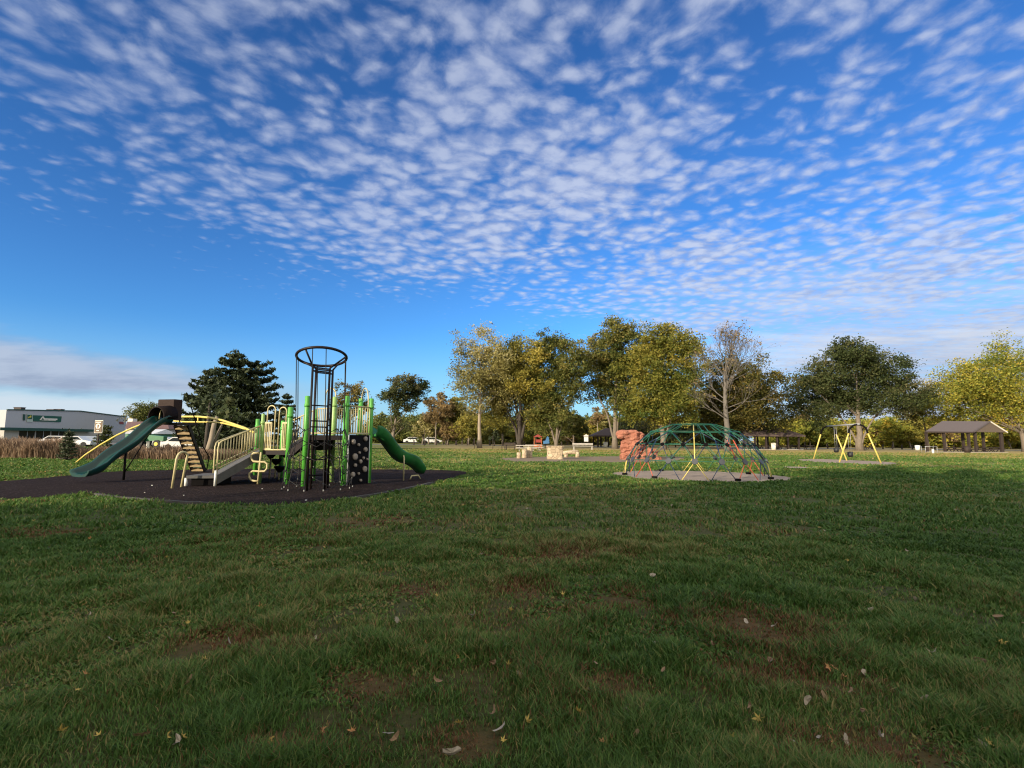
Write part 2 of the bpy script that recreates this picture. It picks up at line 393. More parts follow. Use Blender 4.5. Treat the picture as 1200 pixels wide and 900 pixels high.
# ------------------------------------------------------------------ numpy value noise (shared by ground and grass)
TAB = np.random.default_rng(5).random((256, 256))
def vn(x, y, sc, seed=0):
    x = np.asarray(x) / sc + seed * 17.3; y = np.asarray(y) / sc + seed * 7.9
    xi = np.floor(x).astype(int); yi = np.floor(y).astype(int); fx = x - xi; fy = y - yi
    fx = fx * fx * (3 - 2 * fx); fy = fy * fy * (3 - 2 * fy)
    g = lambda i, j: TAB[(i) & 255, (j) & 255]
    return (g(xi, yi) * (1 - fx) + g(xi + 1, yi) * fx) * (1 - fy) + (g(xi, yi + 1) * (1 - fx) + g(xi + 1, yi + 1) * fx) * fy
def fbm(x, y, sc, seed=0, o=4):
    s = 0; a = 1; tot = 0
    for i in range(o):
        s = s + a * vn(x, y, sc / 2 ** i, seed + i); tot += a; a *= 0.55
    return s / tot
PATCH = [(865, 735, 1.0, 0.85), (900, 790, 0.7, 0.35), (430, 800, 0.4, 0.3), (490, 690, 0.5, 0.35), (330, 755, 0.5, 0.4), (712, 800, 0.35, 0.3), (660, 655, 0.9, 0.9),
         (1010, 880, 0.7, 0.25), (440, 612, 1.6, 0.8), (330, 880, 0.3, 0.2), (270, 752, 0.6, 0.3), (60, 625, 1.4, 0.7), (10, 564, 1.6, 1.2), (45, 558.5, 2.0, 0.8), (90, 553.5, 1.6, 0.6), (5, 588, 1.4, 0.5), (50, 587, .8, .3), (620, 690, 0.7, 0.4), (720, 705, 0.9, 0.5), (545, 870, 0.3, 0.2)]
PATCHW = [(G(a_, b_), c_, d_) for a_, b_, c_, d_ in PATCH]
def bare(x, y):
    x = np.asarray(x, float); y = np.asarray(y, float)
    n = fbm(x, y, 1.6, 3); b = np.clip((n - 0.60) / 0.14, 0, 1) * 0.15
    wob = (fbm(x, y, 0.5, 9, 3) - 0.5) * 1.5
    for c, rx, ry in PATCHW:
        q = np.sqrt(((x - c.x) / rx) ** 2 + ((y - c.y) / ry) ** 2) + wob
        b = np.maximum(b, np.clip(1.05 - q, 0, 1) * 0.55)
    return b
def dry(x, y):
    n = fbm(x, y, 9.0, 21); r_ = np.asarray(y, float)
    d1 = np.clip((r_ - 52 + (n - 0.5) * 46) / 12, 0, 1)
    d2 = np.clip((fbm(x, y, 5.0, 31) - 0.57) / 0.12, 0, 1) * 0.45
    west = np.clip((-np.asarray(x, float) - 12) / 6, 0, 1) * np.clip((r_ - 12) / 6, 0, 1)
    return np.maximum(d1 * (1 - west * 0.8), d2)

# ------------------------------------------------------------------ ground
def axis(lo, hi, fine_lo, fine_hi, step):
    a = list(np.arange(fine_lo, fine_hi + step / 2, step)); s_ = step
    while a[-1] < hi: s_ *= 1.22; a.append(a[-1] + s_)
    s_ = step
    while a[0] > lo: s_ *= 1.22; a.insert(0, a[0] - s_)
    return np.array(a)
gx = axis(-4000, 4000, -16, 16, 0.14); gy = axis(-400, 5000, 2.0, 26, 0.14)
GX, GY = np.meshgrid(gx, gy)
nx, ny = len(gx), len(gy)
co = np.stack([GX.ravel(), GY.ravel(), np.zeros(nx * ny)], 1).astype(np.float32)
ii = (np.arange(ny - 1)[:, None] * nx + np.arange(nx - 1)[None]).ravel()
qf = np.stack([ii, ii + 1, ii + nx + 1, ii + nx], 1)
def npmesh(name, co, faces, mat_, attrs=None, parent=None, off=None, smooth=False):
    me = bpy.data.meshes.new(name); k = faces.shape[1]
    if off is not None: co = co - np.array(off)
    me.vertices.add(len(co)); me.vertices.foreach_set('co', np.ascontiguousarray(co, np.float32).ravel())
    me.loops.add(faces.size); me.loops.foreach_set('vertex_index', np.ascontiguousarray(faces, np.int32).ravel())
    me.polygons.add(len(faces)); me.polygons.foreach_set('loop_start', np.arange(0, faces.size, k, dtype=np.int32))
    if smooth: me.polygons.foreach_set('use_smooth', np.ones(len(faces), bool))
    for nme, (typ, dom, val) in (attrs or {}).items():
        at = me.attributes.new(nme, typ, dom)
        at.data.foreach_set('value' if typ == 'FLOAT' else 'color', np.ascontiguousarray(val, np.float32).ravel())
    me.materials.append(mat_); me.update(calc_edges=True); me.validate()
    o = bpy.data.objects.new(name, me); COL.objects.link(o)
    if parent is not None: o.parent = parent
    return o
def ground_mat():
    M = bpy.data.materials.new('mown field grass'); M.use_nodes = True; t = M.node_tree; p = t.nodes['Principled BSDF']
    p.inputs['Roughness'].default_value = 0.9; p.inputs['Specular IOR Level'].default_value = 0.15
    tcn = t.nodes.new('ShaderNodeTexCoord')
    def nz(sc, det=6, rough=0.6, stretch=None):
        n = t.nodes.new('ShaderNodeTexNoise'); n.inputs['Scale'].default_value = sc; n.inputs['Detail'].default_value = det; n.inputs['Roughness'].default_value = rough
        src = tcn.outputs['Object']
        if stretch:
            mp = t.nodes.new('ShaderNodeMapping'); mp.inputs['Scale'].default_value = stretch; t.links.new(src, mp.inputs[0]); src = mp.outputs[0]
        t.links.new(src, n.inputs['Vector']); return n.outputs['Fac']
    def ramp(x, stops):
        cr = t.nodes.new('ShaderNodeValToRGB'); els = cr.color_ramp.elements
        while len(els) < len(stops): els.new(0.5)
        for e_, (ps, c) in zip(els, stops): e_.position = ps; e_.color = (*c, 1)
        t.links.new(x, cr.inputs[0]); return cr.outputs[0]
    def mix(f, a_, b_, mode='MIX'):
        n = t.nodes.new('ShaderNodeMix'); n.data_type = 'RGBA'; n.blend_type = mode
        if isinstance(f, float): n.inputs[0].default_value = f
        else: t.links.new(f, n.inputs[0])
        t.links.new(a_, n.inputs[6]); t.links.new(b_, n.inputs[7]); return n.outputs[2]
    def mul(a_, b_, c_=0.0):
        n = t.nodes.new('ShaderNodeMath'); n.operation = 'MULTIPLY_ADD'; n.use_clamp = True
        t.links.new(a_, n.inputs[0])
        if isinstance(b_, float): n.inputs[1].default_value = b_
        else: t.links.new(b_, n.inputs[1])
        n.inputs[2].default_value = c_; return n.outputs[0]
    g = ramp(nz(0.45), [(0.30, (0.10, 0.140, 0.026)), (0.52, (0.13, 0.180, 0.034)), (0.72, (0.18, 0.21, 0.048))])
    g2 = ramp(nz(5.0), [(0.35, (0.05, 0.08, 0.022)), (0.65, (0.16, 0.215, 0.065))])
    g = mix(0.45, g, g2)
    fine = ramp(nz(42, 3, 0.7), [(0.3, (0.45, 0.45, 0.45)), (0.7, (1.25, 1.25, 1.2))])
    g = mix(0.8, g, fine, 'MULTIPLY')
    at = t.nodes.new('ShaderNodeAttribute'); at.attribute_name = 'dry'
    dcol = ramp(nz(1.3, 8, 0.7), [(0.3, (0.30, 0.235, 0.10)), (0.55, (0.50, 0.37, 0.18)), (0.75, (0.62, 0.46, 0.24))])
    g = mix(mul(at.outputs['Fac'], nz(1.9, 6, 0.7), 0.0), g, dcol)
    g = mix(mul(at.outputs['Fac'], 0.42), g, dcol)
    th = t.nodes.new('ShaderNodeAttribute'); th.attribute_name = 'thatch'
    tcol = ramp(nz(14, 8, 0.75), [(0.3, (0.028, 0.030, 0.010)), (0.55, (0.060, 0.062, 0.020)), (0.8, (0.13, 0.105, 0.045))])
    g = mix(th.outputs['Fac'], g, tcol)
    ab = t.nodes.new('ShaderNodeAttribute'); ab.attribute_name = 'bare'
    bcol = ramp(nz(11, 8, 0.75), [(0.3, (0.050, 0.024, 0.010)), (0.55, (0.16, 0.078, 0.034)), (0.8, (0.28, 0.16, 0.075))])
    g = mix(ab.outputs['Fac'], g, bcol)
    t.links.new(g, p.inputs['Base Color'])
    b = t.nodes.new('ShaderNodeBump'); b.inputs['Strength'].default_value = 0.8; b.inputs['Distance'].default_value = 0.04
    t.links.new(nz(24, 6, 0.7), b.inputs['Height']); t.links.new(b.outputs[0], p.inputs['Normal'])
    return M
Mt['ground'] = ground_mat()
gr = npmesh('ground', co, qf, Mt['ground'], dict(
    bare=('FLOAT', 'POINT', bare(co[:, 0], co[:, 1]) * np.where(co[:, 1] < 60, 1, 0)), dry=('FLOAT', 'POINT', dry(co[:, 0], co[:, 1])), thatch=('FLOAT', 'POINT', np.clip((26 - co[:, 1]) / 18, 0, 1) * 0.9)))
kind(gr, 'structure')

def spline(pts, n=6):
    out = []; k = len(pts)
    for i in range(k):
        p0, p1, p2, p3 = (Vector(pts[(i + j) % k]) for j in (-1, 0, 1, 2))
        for s_ in range(n):
            q = s_ / n
            out.append(0.5 * ((2 * p1) + (p2 - p0) * q + (2 * p0 - 5 * p1 + 4 * p2 - p3) * q * q + (3 * p1 - p0 - 3 * p2 + p3) * q ** 3))
    return out
ZONES = []
def sheet(name, px, mt, z, wob=0.06, zone=True, world=None):
    pts = world or [G(a_, b_) for a_, b_ in px]
    sp = spline(pts, 10)
    sp = [Vector((p.x + random.uniform(-wob, wob), p.y + random.uniform(-wob, wob), z)) for p in sp]
    me = bpy.data.meshes.new(name); bm = bmesh.new()
    f = bm.faces.new([bm.verts.new(p) for p in sp]); bmesh.ops.triangulate(bm, faces=[f])
    bm.normal_update()
    for q in bm.faces:
        if q.normal.z < 0: q.normal_flip()
    bm.to_mesh(me); bm.free(); me.materials.append(mt)
    o = bpy.data.objects.new(name, me); COL.objects.link(o); kind(o, 'structure')
    if zone: ZONES.append(np.array([(p.x, p.y) for p in sp]))
    return o
front_edge = [(-40, 585), (40, 583), (110, 580), (150, 585), (210, 589.5), (300, 592), (350, 590), (400, 586), (440, 580.5), (480, 572.5), (512, 565), (545, 556)]
back_edge = [(538, 552), (480, 550.5), (400, 550), (300, 549.5), (200, 551), (130, 553), (80, 557.5), (30, 562), (-60, 570)]
sheet('mulch_bed', front_edge + back_edge, Mt['mulch'], 0.008, 0.03)
dome_c = G(814, 557.2)
sheet('gravel_pad', None, Mt['gravel'], 0.006, 0.05, world=[Vector((dome_c.x + 0.15 + 3.85 * math.cos(q), dome_c.y + 3.55 * math.sin(q), 0)) for q in np.linspace(0, 2 * math.pi, 13)[:-1]])
sheet('sand_pad', [(936, 538.5), (960, 538), (1000, 539.5), (1040, 541.5), (1049, 543.5), (1030, 544.8), (985, 543), (945, 540.6)], Mt['gravel'], 0.006, 0.08)
sheet('dirt_path', [(590, 537), (640, 535.5), (700, 535), (760, 534.5), (800, 536), (790, 540), (740, 542), (690, 541), (640, 541), (600, 540.5)], Mt['dirt'], 0.006, 0.15)
sheet('stone_slab', [(917, 547.2), (935, 547), (958, 548.2), (945, 549.2), (922, 548.6)], Mt['gravel'], 0.010, 0.04)
# far lane and parking strip
mb = MB(); mb.add([(-70, 118, .01), (160, 112, .01), (160, 121, .01), (-70, 128, .01)], [(0, 1, 2, 3)])
kind(mb.build('park_road', Mt['asphalt']), 'structure')
mb = MB(); mb.add([(-110, 62, .008), (-42, 62, .008), (-42, 160, .008), (-94, 160, .008), (-94, 99, .008), (-110, 99, .008)], [(0, 1, 2, 3, 4, 5)])
kind(mb.build('parking_lot', Mt['asphalt']), 'structure')

# edging along the front of the mulch bed
def edge_strip(pxs, label, h=0.055):
    pts = [G(a_, b_) for a_, b_ in pxs]; sp = []
    for i in range(len(pts) - 1):
        for s_ in range(5): sp.append(pts[i].lerp(pts[i + 1], s_ / 5))
    sp.append(pts[-1]); mb = MB(); rings = []
    for i, p in enumerate(sp):
        a_ = sp[max(0, i - 1)]; b_ = sp[min(len(sp) - 1, i + 1)]; tt = (b_ - a_).normalized(); n_ = Vector((-tt.y, tt.x, 0)) * 0.055
        hh = h * (0.8 + 0.4 * random.random())
        rings.append([p + n_ - Vector((0, 0, .02)), p + n_ * 0.8 + Vector((0, 0, hh)), p - n_ * 0.8 + Vector((0, 0, hh)), p - n_ - Vector((0, 0, .02))])
    mb.loft(rings, smooth=False)
    o = mb.build('edging', Mt['edging'], loc=sp[0]); return tag(o, label, 'edging')
edge_strip([(112, 580.5), (150, 585.4), (210, 590), (258, 591.6)], 'grey edging strip curving along the mulch bed in front of the ramp')
edge_strip([(398, 586.6), (440, 581), (480, 573), (508, 566.4)], 'grey edging strip along the mulch bed in front of the short green slide')

# ------------------------------------------------------------------ grass blades
def inside(poly, x, y):
    c = np.zeros(len(x), bool); j = len(poly) - 1
    for i in range(len(poly)):
        xi, yi = poly[i]; xj, yj = poly[j]
        if yi != yj:
            cnd = ((yi > y) != (yj > y)) & (x < (xj - xi) * (y - yi) / (yj - yi) + xi); c ^= cnd
        j = i
    return c
def grass_points(n, y0, y1, pw):
    q = RNG.random(n); yv = (y0 ** pw + q * (y1 ** pw - y0 ** pw)) ** (1 / pw)
    return (RNG.random(n) * 2 - 1) * (yv * 1.04 + 0.3), yv
xs, ys = [], []
for n_, y0, y1, pw in ((620000, 2.3, 9, 0.5), (340000, 7, 34, 0.7), (150000, 30, 80, 0.9)):
    a_, b_ = grass_points(n_, y0, y1, pw); xs.append(a_); ys.append(b_)
bxs = np.concatenate(xs); bys = np.concatenate(ys)
bn_ = bare(bxs, bys); cl = fbm(bxs, bys, 0.45, 41, 3); cl2 = fbm(bxs, bys, 2.6, 51, 3)
keep = RNG.random(len(bxs)) < np.clip(1.0 - 0.55 * bn_, 0, 1) * np.clip(0.25 + 1.9 * (cl - 0.28), 0.05, 1)
for zpoly in ZONES: keep &= ~inside(zpoly, bxs, bys)
bxs, bys, bn_, cl, cl2 = bxs[keep], bys[keep], bn_[keep], cl[keep], cl2[keep]
nb = len(bxs)
far = np.clip((bys - 3) / 18, 0, 1) + np.clip((bys - 22) / 20, 0, 2.0)
hgt = (0.030 + 0.085 * np.clip((cl - 0.35) * 2.2, 0, 1) * (0.5 + cl2)) * (0.6 + 0.8 * RNG.random(nb)) * (1 - 0.68 * bn_)
wid = (0.0016 + 0.0020 * RNG.random(nb)) * (1 + 8.0 * far)
ang = RNG.random(nb) * 2 * np.pi; lean = (0.25 + 0.9 * RNG.random(nb)) * hgt
weed = (fbm(bxs, bys, 0.9, 61, 3) > 0.60) & (RNG.random(nb) < 0.5)
wid = np.where(weed, wid * 2.8, wid); hgt = np.where(weed, hgt * 0.55, hgt)
ca, sa = np.cos(ang), np.sin(ang); la = ang + RNG.normal(0, 0.5, nb) + np.pi / 2; lx, ly = np.cos(la) * lean, np.sin(la) * lean
def vstk(x, y, z): return np.stack([x, y, z], 1)
b0 = vstk(bxs - ca * wid, bys - sa * wid, np.zeros(nb)); b1 = vstk(bxs + ca * wid, bys + sa * wid, np.zeros(nb))
m0 = vstk(bxs - ca * wid * .8 + lx * .35, bys - sa * wid * .8 + ly * .35, hgt * .6); m1 = vstk(bxs + ca * wid * .8 + lx * .35, bys + sa * wid * .8 + ly * .35, hgt * .6)
tp = vstk(bxs + lx, bys + ly, hgt * (0.9 + .1 * RNG.random(nb)))
gco = np.stack([b0, b1, m0, m1, tp], 1).reshape(-1, 3)
base_i = np.arange(nb)[:, None] * 5
gf = np.concatenate([base_i + np.array([[0, 1, 3]]), base_i + np.array([[0, 3, 2]]), base_i + np.array([[2, 3, 4]])], 1).reshape(-1, 3)
dr = dry(bxs, bys)
gv = np.clip(0.36 + 0.5 * (cl2 - 0.5) + RNG.normal(0, 0.17, nb) + 0.34 * (RNG.random(nb) < 0.09 + 0.75 * dr) + 0.1 * dr, 0, 1)
isb = RNG.random(nb) < bn_ * 1.1 * np.clip((16 - bys) / 6, 0.12, 1)
gv = np.where(isb, 1.0 - 0.12 * RNG.random(nb), np.minimum(gv, 0.84)); hgt = hgt
Mt['blade'] = leafmat('grass blades', [(0.0, (0.037, 0.078, 0.013)), (0.35, (0.080, 0.162, 0.027)), (0.6, (0.13, 0.21, 0.045)), (0.84, (0.30, 0.235, 0.085)), (0.88, (0.10, 0.043, 0.017)), (1.0, (0.26, 0.125, 0.055))], 0.3, 0.55)
go = npmesh('grass', gco, gf, Mt['blade'], dict(v=('FLOAT', 'POINT', np.repeat(gv, 5))))
kind(go, 'stuff'); go['label'] = 'short uneven green grass across the open field'

# ------------------------------------------------------------------ trees
def leaf_mesh(name, centres, spreads, per, size, mt, parent, off, seed, flat=0.65, vbase=None, vjit=0.16, up=0.4, elong=1.5):
    rg = np.random.default_rng(seed)
    C = np.repeat(np.asarray(centres), per, 0); SP = np.repeat(np.asarray(spreads), per)[:, None]
    n = len(C); P = C + rg.normal(0, 1, (n, 3)) * SP * np.array([1, 1, flat])
    P[:, 2] = np.maximum(P[:, 2], 0.3)
    nv = rg.normal(0, 1, (n, 3)); nv[:, 2] = np.abs(nv[:, 2]) + up; nv /= np.linalg.norm(nv, axis=1, keepdims=True)
    tv = rg.normal(0, 1, (n, 3)); tv -= nv * (tv * nv).sum(1, keepdims=True); tv /= np.linalg.norm(tv, axis=1, keepdims=True)
    bv = np.cross(nv, tv); sz = (size * (0.55 + 0.9 * rg.random(n)))[:, None] * 0.5
    q = np.stack([P - tv * sz * elong, P + bv * sz * 0.9 + tv * sz * .15, P + tv * sz * elong, P - bv * sz * 0.9 + tv * sz * .15], 1).reshape(-1, 3)
    fc = np.arange(n * 4).reshape(-1, 4)
    vb = np.repeat(np.asarray(vbase), per) if vbase is not None else np.full(n, 0.5)
    vv = np.clip(vb + rg.normal(0, vjit, n), 0, 1)
    return npmesh(name, q, fc, mt, dict(v=('FLOAT', 'POINT', np.repeat(vv, 4))), parent, off)
def bez(p0, p1, p2, n=5): return [p0 * (1 - q) ** 2 + p1 * 2 * q * (1 - q) + p2 * q * q for q in [i / n for i in range(n + 1)]]
def tree(label, base, lobes, mt, nleaf, leaf, trunk_r, stems=None, bark='bark', n_cl=70, n_limb=26, seed=1, group=None, clear=0.25, name='tree', cl_r=0.10, hollow=2.2, cat='tree', vtop=0.12, twigs=2):
    """lobes: (x, y, z, rx, ry, rz) in metres, in world space; the crown is a cloud of leaf clumps on limbs that grow from the trunk"""
    rg = np.random.default_rng(seed); rr = random.Random(seed)
    base = Vector(base); root = thing(name, label, cat, base, group)
    vol = np.array([l[3] * l[4] * l[5] for l in lobes]) ** 0.8; vol /= vol.sum()
    cs = []; vb = []
    zmin = min(l[2] - l[5] for l in lobes); zmax = max(l[2] + l[5] for l in lobes)
    width = max(l[0] + l[3] for l in lobes) - min(l[0] - l[3] for l in lobes)
    lt_ = {id(l): rg.normal(0, .10) for l in lobes}
    for _ in range(n_cl):
        l = lobes[rg.choice(len(lobes), p=vol)]; d_ = rg.normal(0, 1, 3); d_ /= np.linalg.norm(d_)
        q = rg.random() ** (1 / (hollow + .3)) * (0.86 + 0.2 * rg.random())
        vb.append(lt_[id(l)]); cs.append((l[0] + d_[0] * q * l[3], l[1] + d_[1] * q * l[4], l[2] + d_[2] * q * l[5]))
    cs = np.array(cs); cs[:, 2] = np.maximum(cs[:, 2], 1.6)
    # finer clumps round each
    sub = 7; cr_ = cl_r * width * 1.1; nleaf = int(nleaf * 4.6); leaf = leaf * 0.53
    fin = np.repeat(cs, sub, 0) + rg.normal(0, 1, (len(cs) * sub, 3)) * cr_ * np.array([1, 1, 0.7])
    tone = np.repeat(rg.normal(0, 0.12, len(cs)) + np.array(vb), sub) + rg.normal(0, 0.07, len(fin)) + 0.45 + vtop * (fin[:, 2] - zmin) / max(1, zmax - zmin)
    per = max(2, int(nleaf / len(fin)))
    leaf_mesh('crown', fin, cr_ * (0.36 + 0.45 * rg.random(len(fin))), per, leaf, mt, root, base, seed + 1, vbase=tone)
    mb = MB()
    if stems is None: stems = [(np.mean([l[0] for l in lobes]) - base.x, np.mean([l[1] for l in lobes]) - base.y, zmin + 0.62 * (zmax - zmin), 1.0)]
    spts = []
    for (sx_, sy_, sz_, sr) in stems:
        top = base + Vector((sx_, sy_, sz_)); mid = base.lerp(top, 0.5) + Vector((-sx_ * .28, -sy_ * .28, 0.05 * sz_)) + Vector((rr.uniform(-.2, .2), rr.uniform(-.2, .2), 0)) * trunk_r * 2
        P = bez(base, mid, top, 9); P = [p + Vector((rr.uniform(-1, 1), rr.uniform(-1, 1), 0)) * trunk_r * (0.18 if i else 0) for i, p in enumerate(P)]
        rad = [trunk_r * sr * (1.35 if i == 0 else (1 - 0.86 * (i / 9) ** 0.9)) for i in range(10)]
        mb.tube(P, rad, 9); spts.append((P, rad))
    order = rg.permutation(len(cs))[:n_limb]
    for ci in order:
        c = Vector(cs[ci]); P, rad = min(spts, key=lambda s_: min((c - p).length for p in s_[0]))
        zt = max(base.z + clear * (zmax - base.z) * 0.9, c.z - (Vector((c.x - base.x, c.y - base.y)).length) * rr.uniform(0.5, 1.0))
        i0 = min(range(len(P)), key=lambda i: abs(P[i].z - zt)); p0 = P[i0]; r_ = max(0.035, rad[i0] * rr.uniform(0.32, 0.5))
        mid = p0.lerp(c, 0.5) + Vector((0, 0, 0.12 * (c - p0).length)) + Vector((rr.uniform(-1, 1), rr.uniform(-1, 1), rr.uniform(-.5, .5))) * 0.08 * (c - p0).length
        B = bez(p0, mid, c, 6); mb.tube(B, [r_ * (1 - 0.85 * i / 6) for i in range(7)], 5)
        for _ in range(twigs):
            q = B[rr.randint(2, 5)]; tipv = Vector(fin[ci * sub + rr.randrange(sub)]) + Vector((rr.uniform(-1, 1), rr.uniform(-1, 1), rr.uniform(-.4, 1))) * cr_
            mb.tube([q, q.lerp(tipv, .55) + Vector((0, 0, .05 * (tipv - q).length)), tipv], [r_ * .3, r_ * .2, r_ * .06], 4)
    mb.build('trunk', Mt[bark], root)
    return root
def grow(mb, p, d, ln, r, depth, rr, tips, spread=0.5, upw=0.12, nk=(2, 3), rmin=0.012):
    pts = [p]; q = p; dd = d.copy(); ns = 3
    for i in range(ns):
        dd = (dd + Vector((rr.gauss(0, .12), rr.gauss(0, .12), upw * rr.random()))).normalized(); q = q + dd * ln / ns; pts.append(q)
    mb.tube(pts, [max(rmin, r * (1 - .4 * i / ns)) for i in range(ns + 1)], 5 if depth > 1 else 4)
    if depth == 0: tips.append(q); return
    for k in range(rr.choice(nk)):
        nd = (dd + Vector((rr.gauss(0, spread), rr.gauss(0, spread), rr.gauss(0.08, spread * .7)))).normalized()
        st = pts[rr.choice((2, 3, 3))]
        grow(mb, st, nd, ln * rr.uniform(.62, .85), r * .58, depth - 1, rr, tips, spread, upw, nk, rmin)
def lob(px, py, rx, ry, depth, dy=0.0):
    c = D(px, py, depth); s_ = depth / FPX
    return (c.x, depth + dy, c.z, rx * s_, rx * s_ * 0.85, ry * s_)
def gbase(px, depth):
    c = D(px, 450, depth); return Vector((c.x, depth, 0))

Lf = dict(
    tanleaf=leafmat('tan thin leaves', [(0, (0.11, 0.105, 0.033)), (.45, (0.28, 0.255, 0.088)), (.75, (0.40, 0.35, 0.135)), (1, (0.60, 0.53, 0.30))]),
    ochre=leafmat('ochre leaves', [(0, (0.065, 0.078, 0.016)), (.4, (0.195, 0.192, 0.040)), (.7, (0.31, 0.272, 0.055)), (1, (0.48, 0.38, 0.085))]),
    olive=leafmat('olive leaves', [(0, (0.042, 0.064, 0.015)), (.45, (0.124, 0.142, 0.035)), (.75, (0.201, 0.195, 0.051)), (1, (0.330, 0.266, 0.083))]),
    greenyel=leafmat('green yellow leaves', [(0, (0.053, 0.088, 0.015)), (.45, (0.189, 0.195, 0.038)), (.75, (0.301, 0.266, 0.050)), (1, (0.448, 0.342, 0.071))]),
    bronze=leafmat('bronze olive leaves', [(0, (0.033, 0.045, 0.012)), (.45, (0.124, 0.116, 0.029)), (.75, (0.236, 0.177, 0.045)), (1, (0.330, 0.212, 0.065))]),
    oak=leafmat('dark oak leaves', [(0, (0.024, 0.040, 0.013)), (.5, (0.073, 0.094, 0.032)), (.8, (0.124, 0.127, 0.051)), (1, (0.201, 0.171, 0.083))]),
    yellow=leafmat('yellow green leaves', [(0, (0.088, 0.124, 0.021)), (.45, (0.260, 0.277, 0.045)), (.75, (0.460, 0.378, 0.059)), (1, (0.684, 0.472, 0.088))]),
    rust=leafmat('rusty leaves', [(0, (0.10, 0.078, 0.034)), (.5, (0.245, 0.175, 0.080)), (1, (0.42, 0.29, 0.13))]),
    conifer=leafmat('dark conifer needles', [(0, (0.015, 0.024, 0.012)), (.5, (0.042, 0.058, 0.026)), (1, (0.094, 0.104, 0.047))], 0.1),
    shrub=leafmat('dull shrub leaves', [(0, (0.026, 0.042, 0.014)), (.5, (0.071, 0.092, 0.032)), (1, (0.153, 0.142, 0.065))]),
)
def zt(px, py, depth): return D(px, py, depth).z
# -- the main row
d_ = 88
tree('tall thin pale trunked tree with sparse tan leaves beside the ochre tree', gbase(563, d_),
     [lob(566, 405, 20, 24, d_), lob(548, 425, 22, 26, d_, 1), lob(582, 425, 22, 28, d_, -1), lob(556, 455, 26, 30, d_), lob(586, 455, 18, 26, d_, 2), lob(540, 408, 12, 16, d_)], Lf['tanleaf'],
     5000, 0.36, 0.36, bark='bark_pale', n_cl=130, n_limb=48, seed=3, clear=0.30, cl_r=0.06, hollow=2.6)
d_ = 92
b_ = gbase(610, d_)
tree('broad ochre tree with many stems spreading from one dark base', b_,
     [lob(605, 420, 30, 28, d_), lob(590, 450, 30, 32, d_, 2), lob(622, 440, 28, 34, d_, -2), lob(582, 482, 28, 19, d_, 1), lob(632, 478, 26, 22, d_), lob(606, 460, 34, 34, d_, 4)], Lf['ochre'],
     11500, 0.42, 0.62, stems=[(-5.0, 0, 11, .55), (-2.4, 1, 14, .6), (0, -.6, 15, .7), (2.2, .8, 14, .6), (4.6, 0, 12, .5), (-3.6, -1.5, 9, .4)], bark='bark_dark', n_cl=150, n_limb=46, seed=4, clear=0.2, cl_r=0.055)
d_ = 90
tree('olive green tree on a forked pale trunk behind the square stone block', gbase(652, d_),
     [lob(652, 408, 24, 22, d_), lob(640, 440, 26, 34, d_, 1), lob(668, 432, 24, 32, d_, -1), lob(646, 478, 24, 22, d_, -1), lob(670, 458, 16, 22, d_), lob(634, 478, 16, 30, d_), lob(650, 490, 22, 12, d_, 2)], Lf['olive'],
     9800, 0.40, 0.34, stems=[(-4.2, 0, 9, .7), (1.6, 0, 14, .8), (4.2, 1, 11, .55)], bark='bark', n_cl=130, n_limb=34, seed=5, clear=0.2, cl_r=0.06)
d_ = 92
tree('tall olive brown tree between the forked tree and the yellow green tree', gbase(720, d_),
     [lob(722, 398, 26, 22, d_), lob(704, 415, 24, 26, d_, 1), lob(738, 420, 22, 34, d_, -1), lob(716, 445, 30, 30, d_, 2), lob(700, 442, 20, 18, d_), lob(738, 470, 18, 28, d_), lob(732, 440, 24, 40, d_, 3)], Lf['olive'],
     10500, 0.42, 0.48, stems=[(0.4, 0, 17, 1), (-5, 0, 13, .5), (3.2, 0, 13, .45)], bark='bark', n_cl=145, n_limb=42, seed=6, clear=0.32, cl_r=0.06)
d_ = 88
tree('full yellow green tree with a slanting side trunk behind the rope dome', gbase(776, d_),
     [lob(778, 405, 34, 24, d_), lob(758, 432, 30, 30, d_, 1), lob(800, 425, 24, 32, d_, -1), lob(775, 458, 38, 34, d_, -1), lob(798, 470, 22, 28, d_, 2), lob(752, 478, 24, 24, d_), lob(785, 400, 24, 18, d_), lob(778, 485, 36, 18, d_, 2), lob(804, 445, 22, 30, d_, 2)], Lf['greenyel'],
     14500, 0.42, 0.46, stems=[(-.5, 0, 15, 1), (5.0, -1, 13, .42), (-3, 1, 12, .5)], bark='bark', n_cl=170, n_limb=36, seed=7, clear=0.2, cl_r=0.06)
d_ = 97
tree('wide round bronze olive tree standing behind the nearly leafless tree', gbase(872, d_),
     [lob(862, 442, 40, 28, d_), lob(840, 465, 34, 30, d_, 1), lob(890, 462, 34, 30, d_, -1), lob(866, 480, 52, 28, d_, 2), lob(905, 485, 22, 20, d_), lob(826, 485, 20, 22, d_), lob(868, 470, 44, 34, d_, 4)], Lf['bronze'],
     16000, 0.42, 0.55, bark='bark_dark', n_cl=190, n_limb=36, seed=8, clear=0.14, cl_r=0.05)
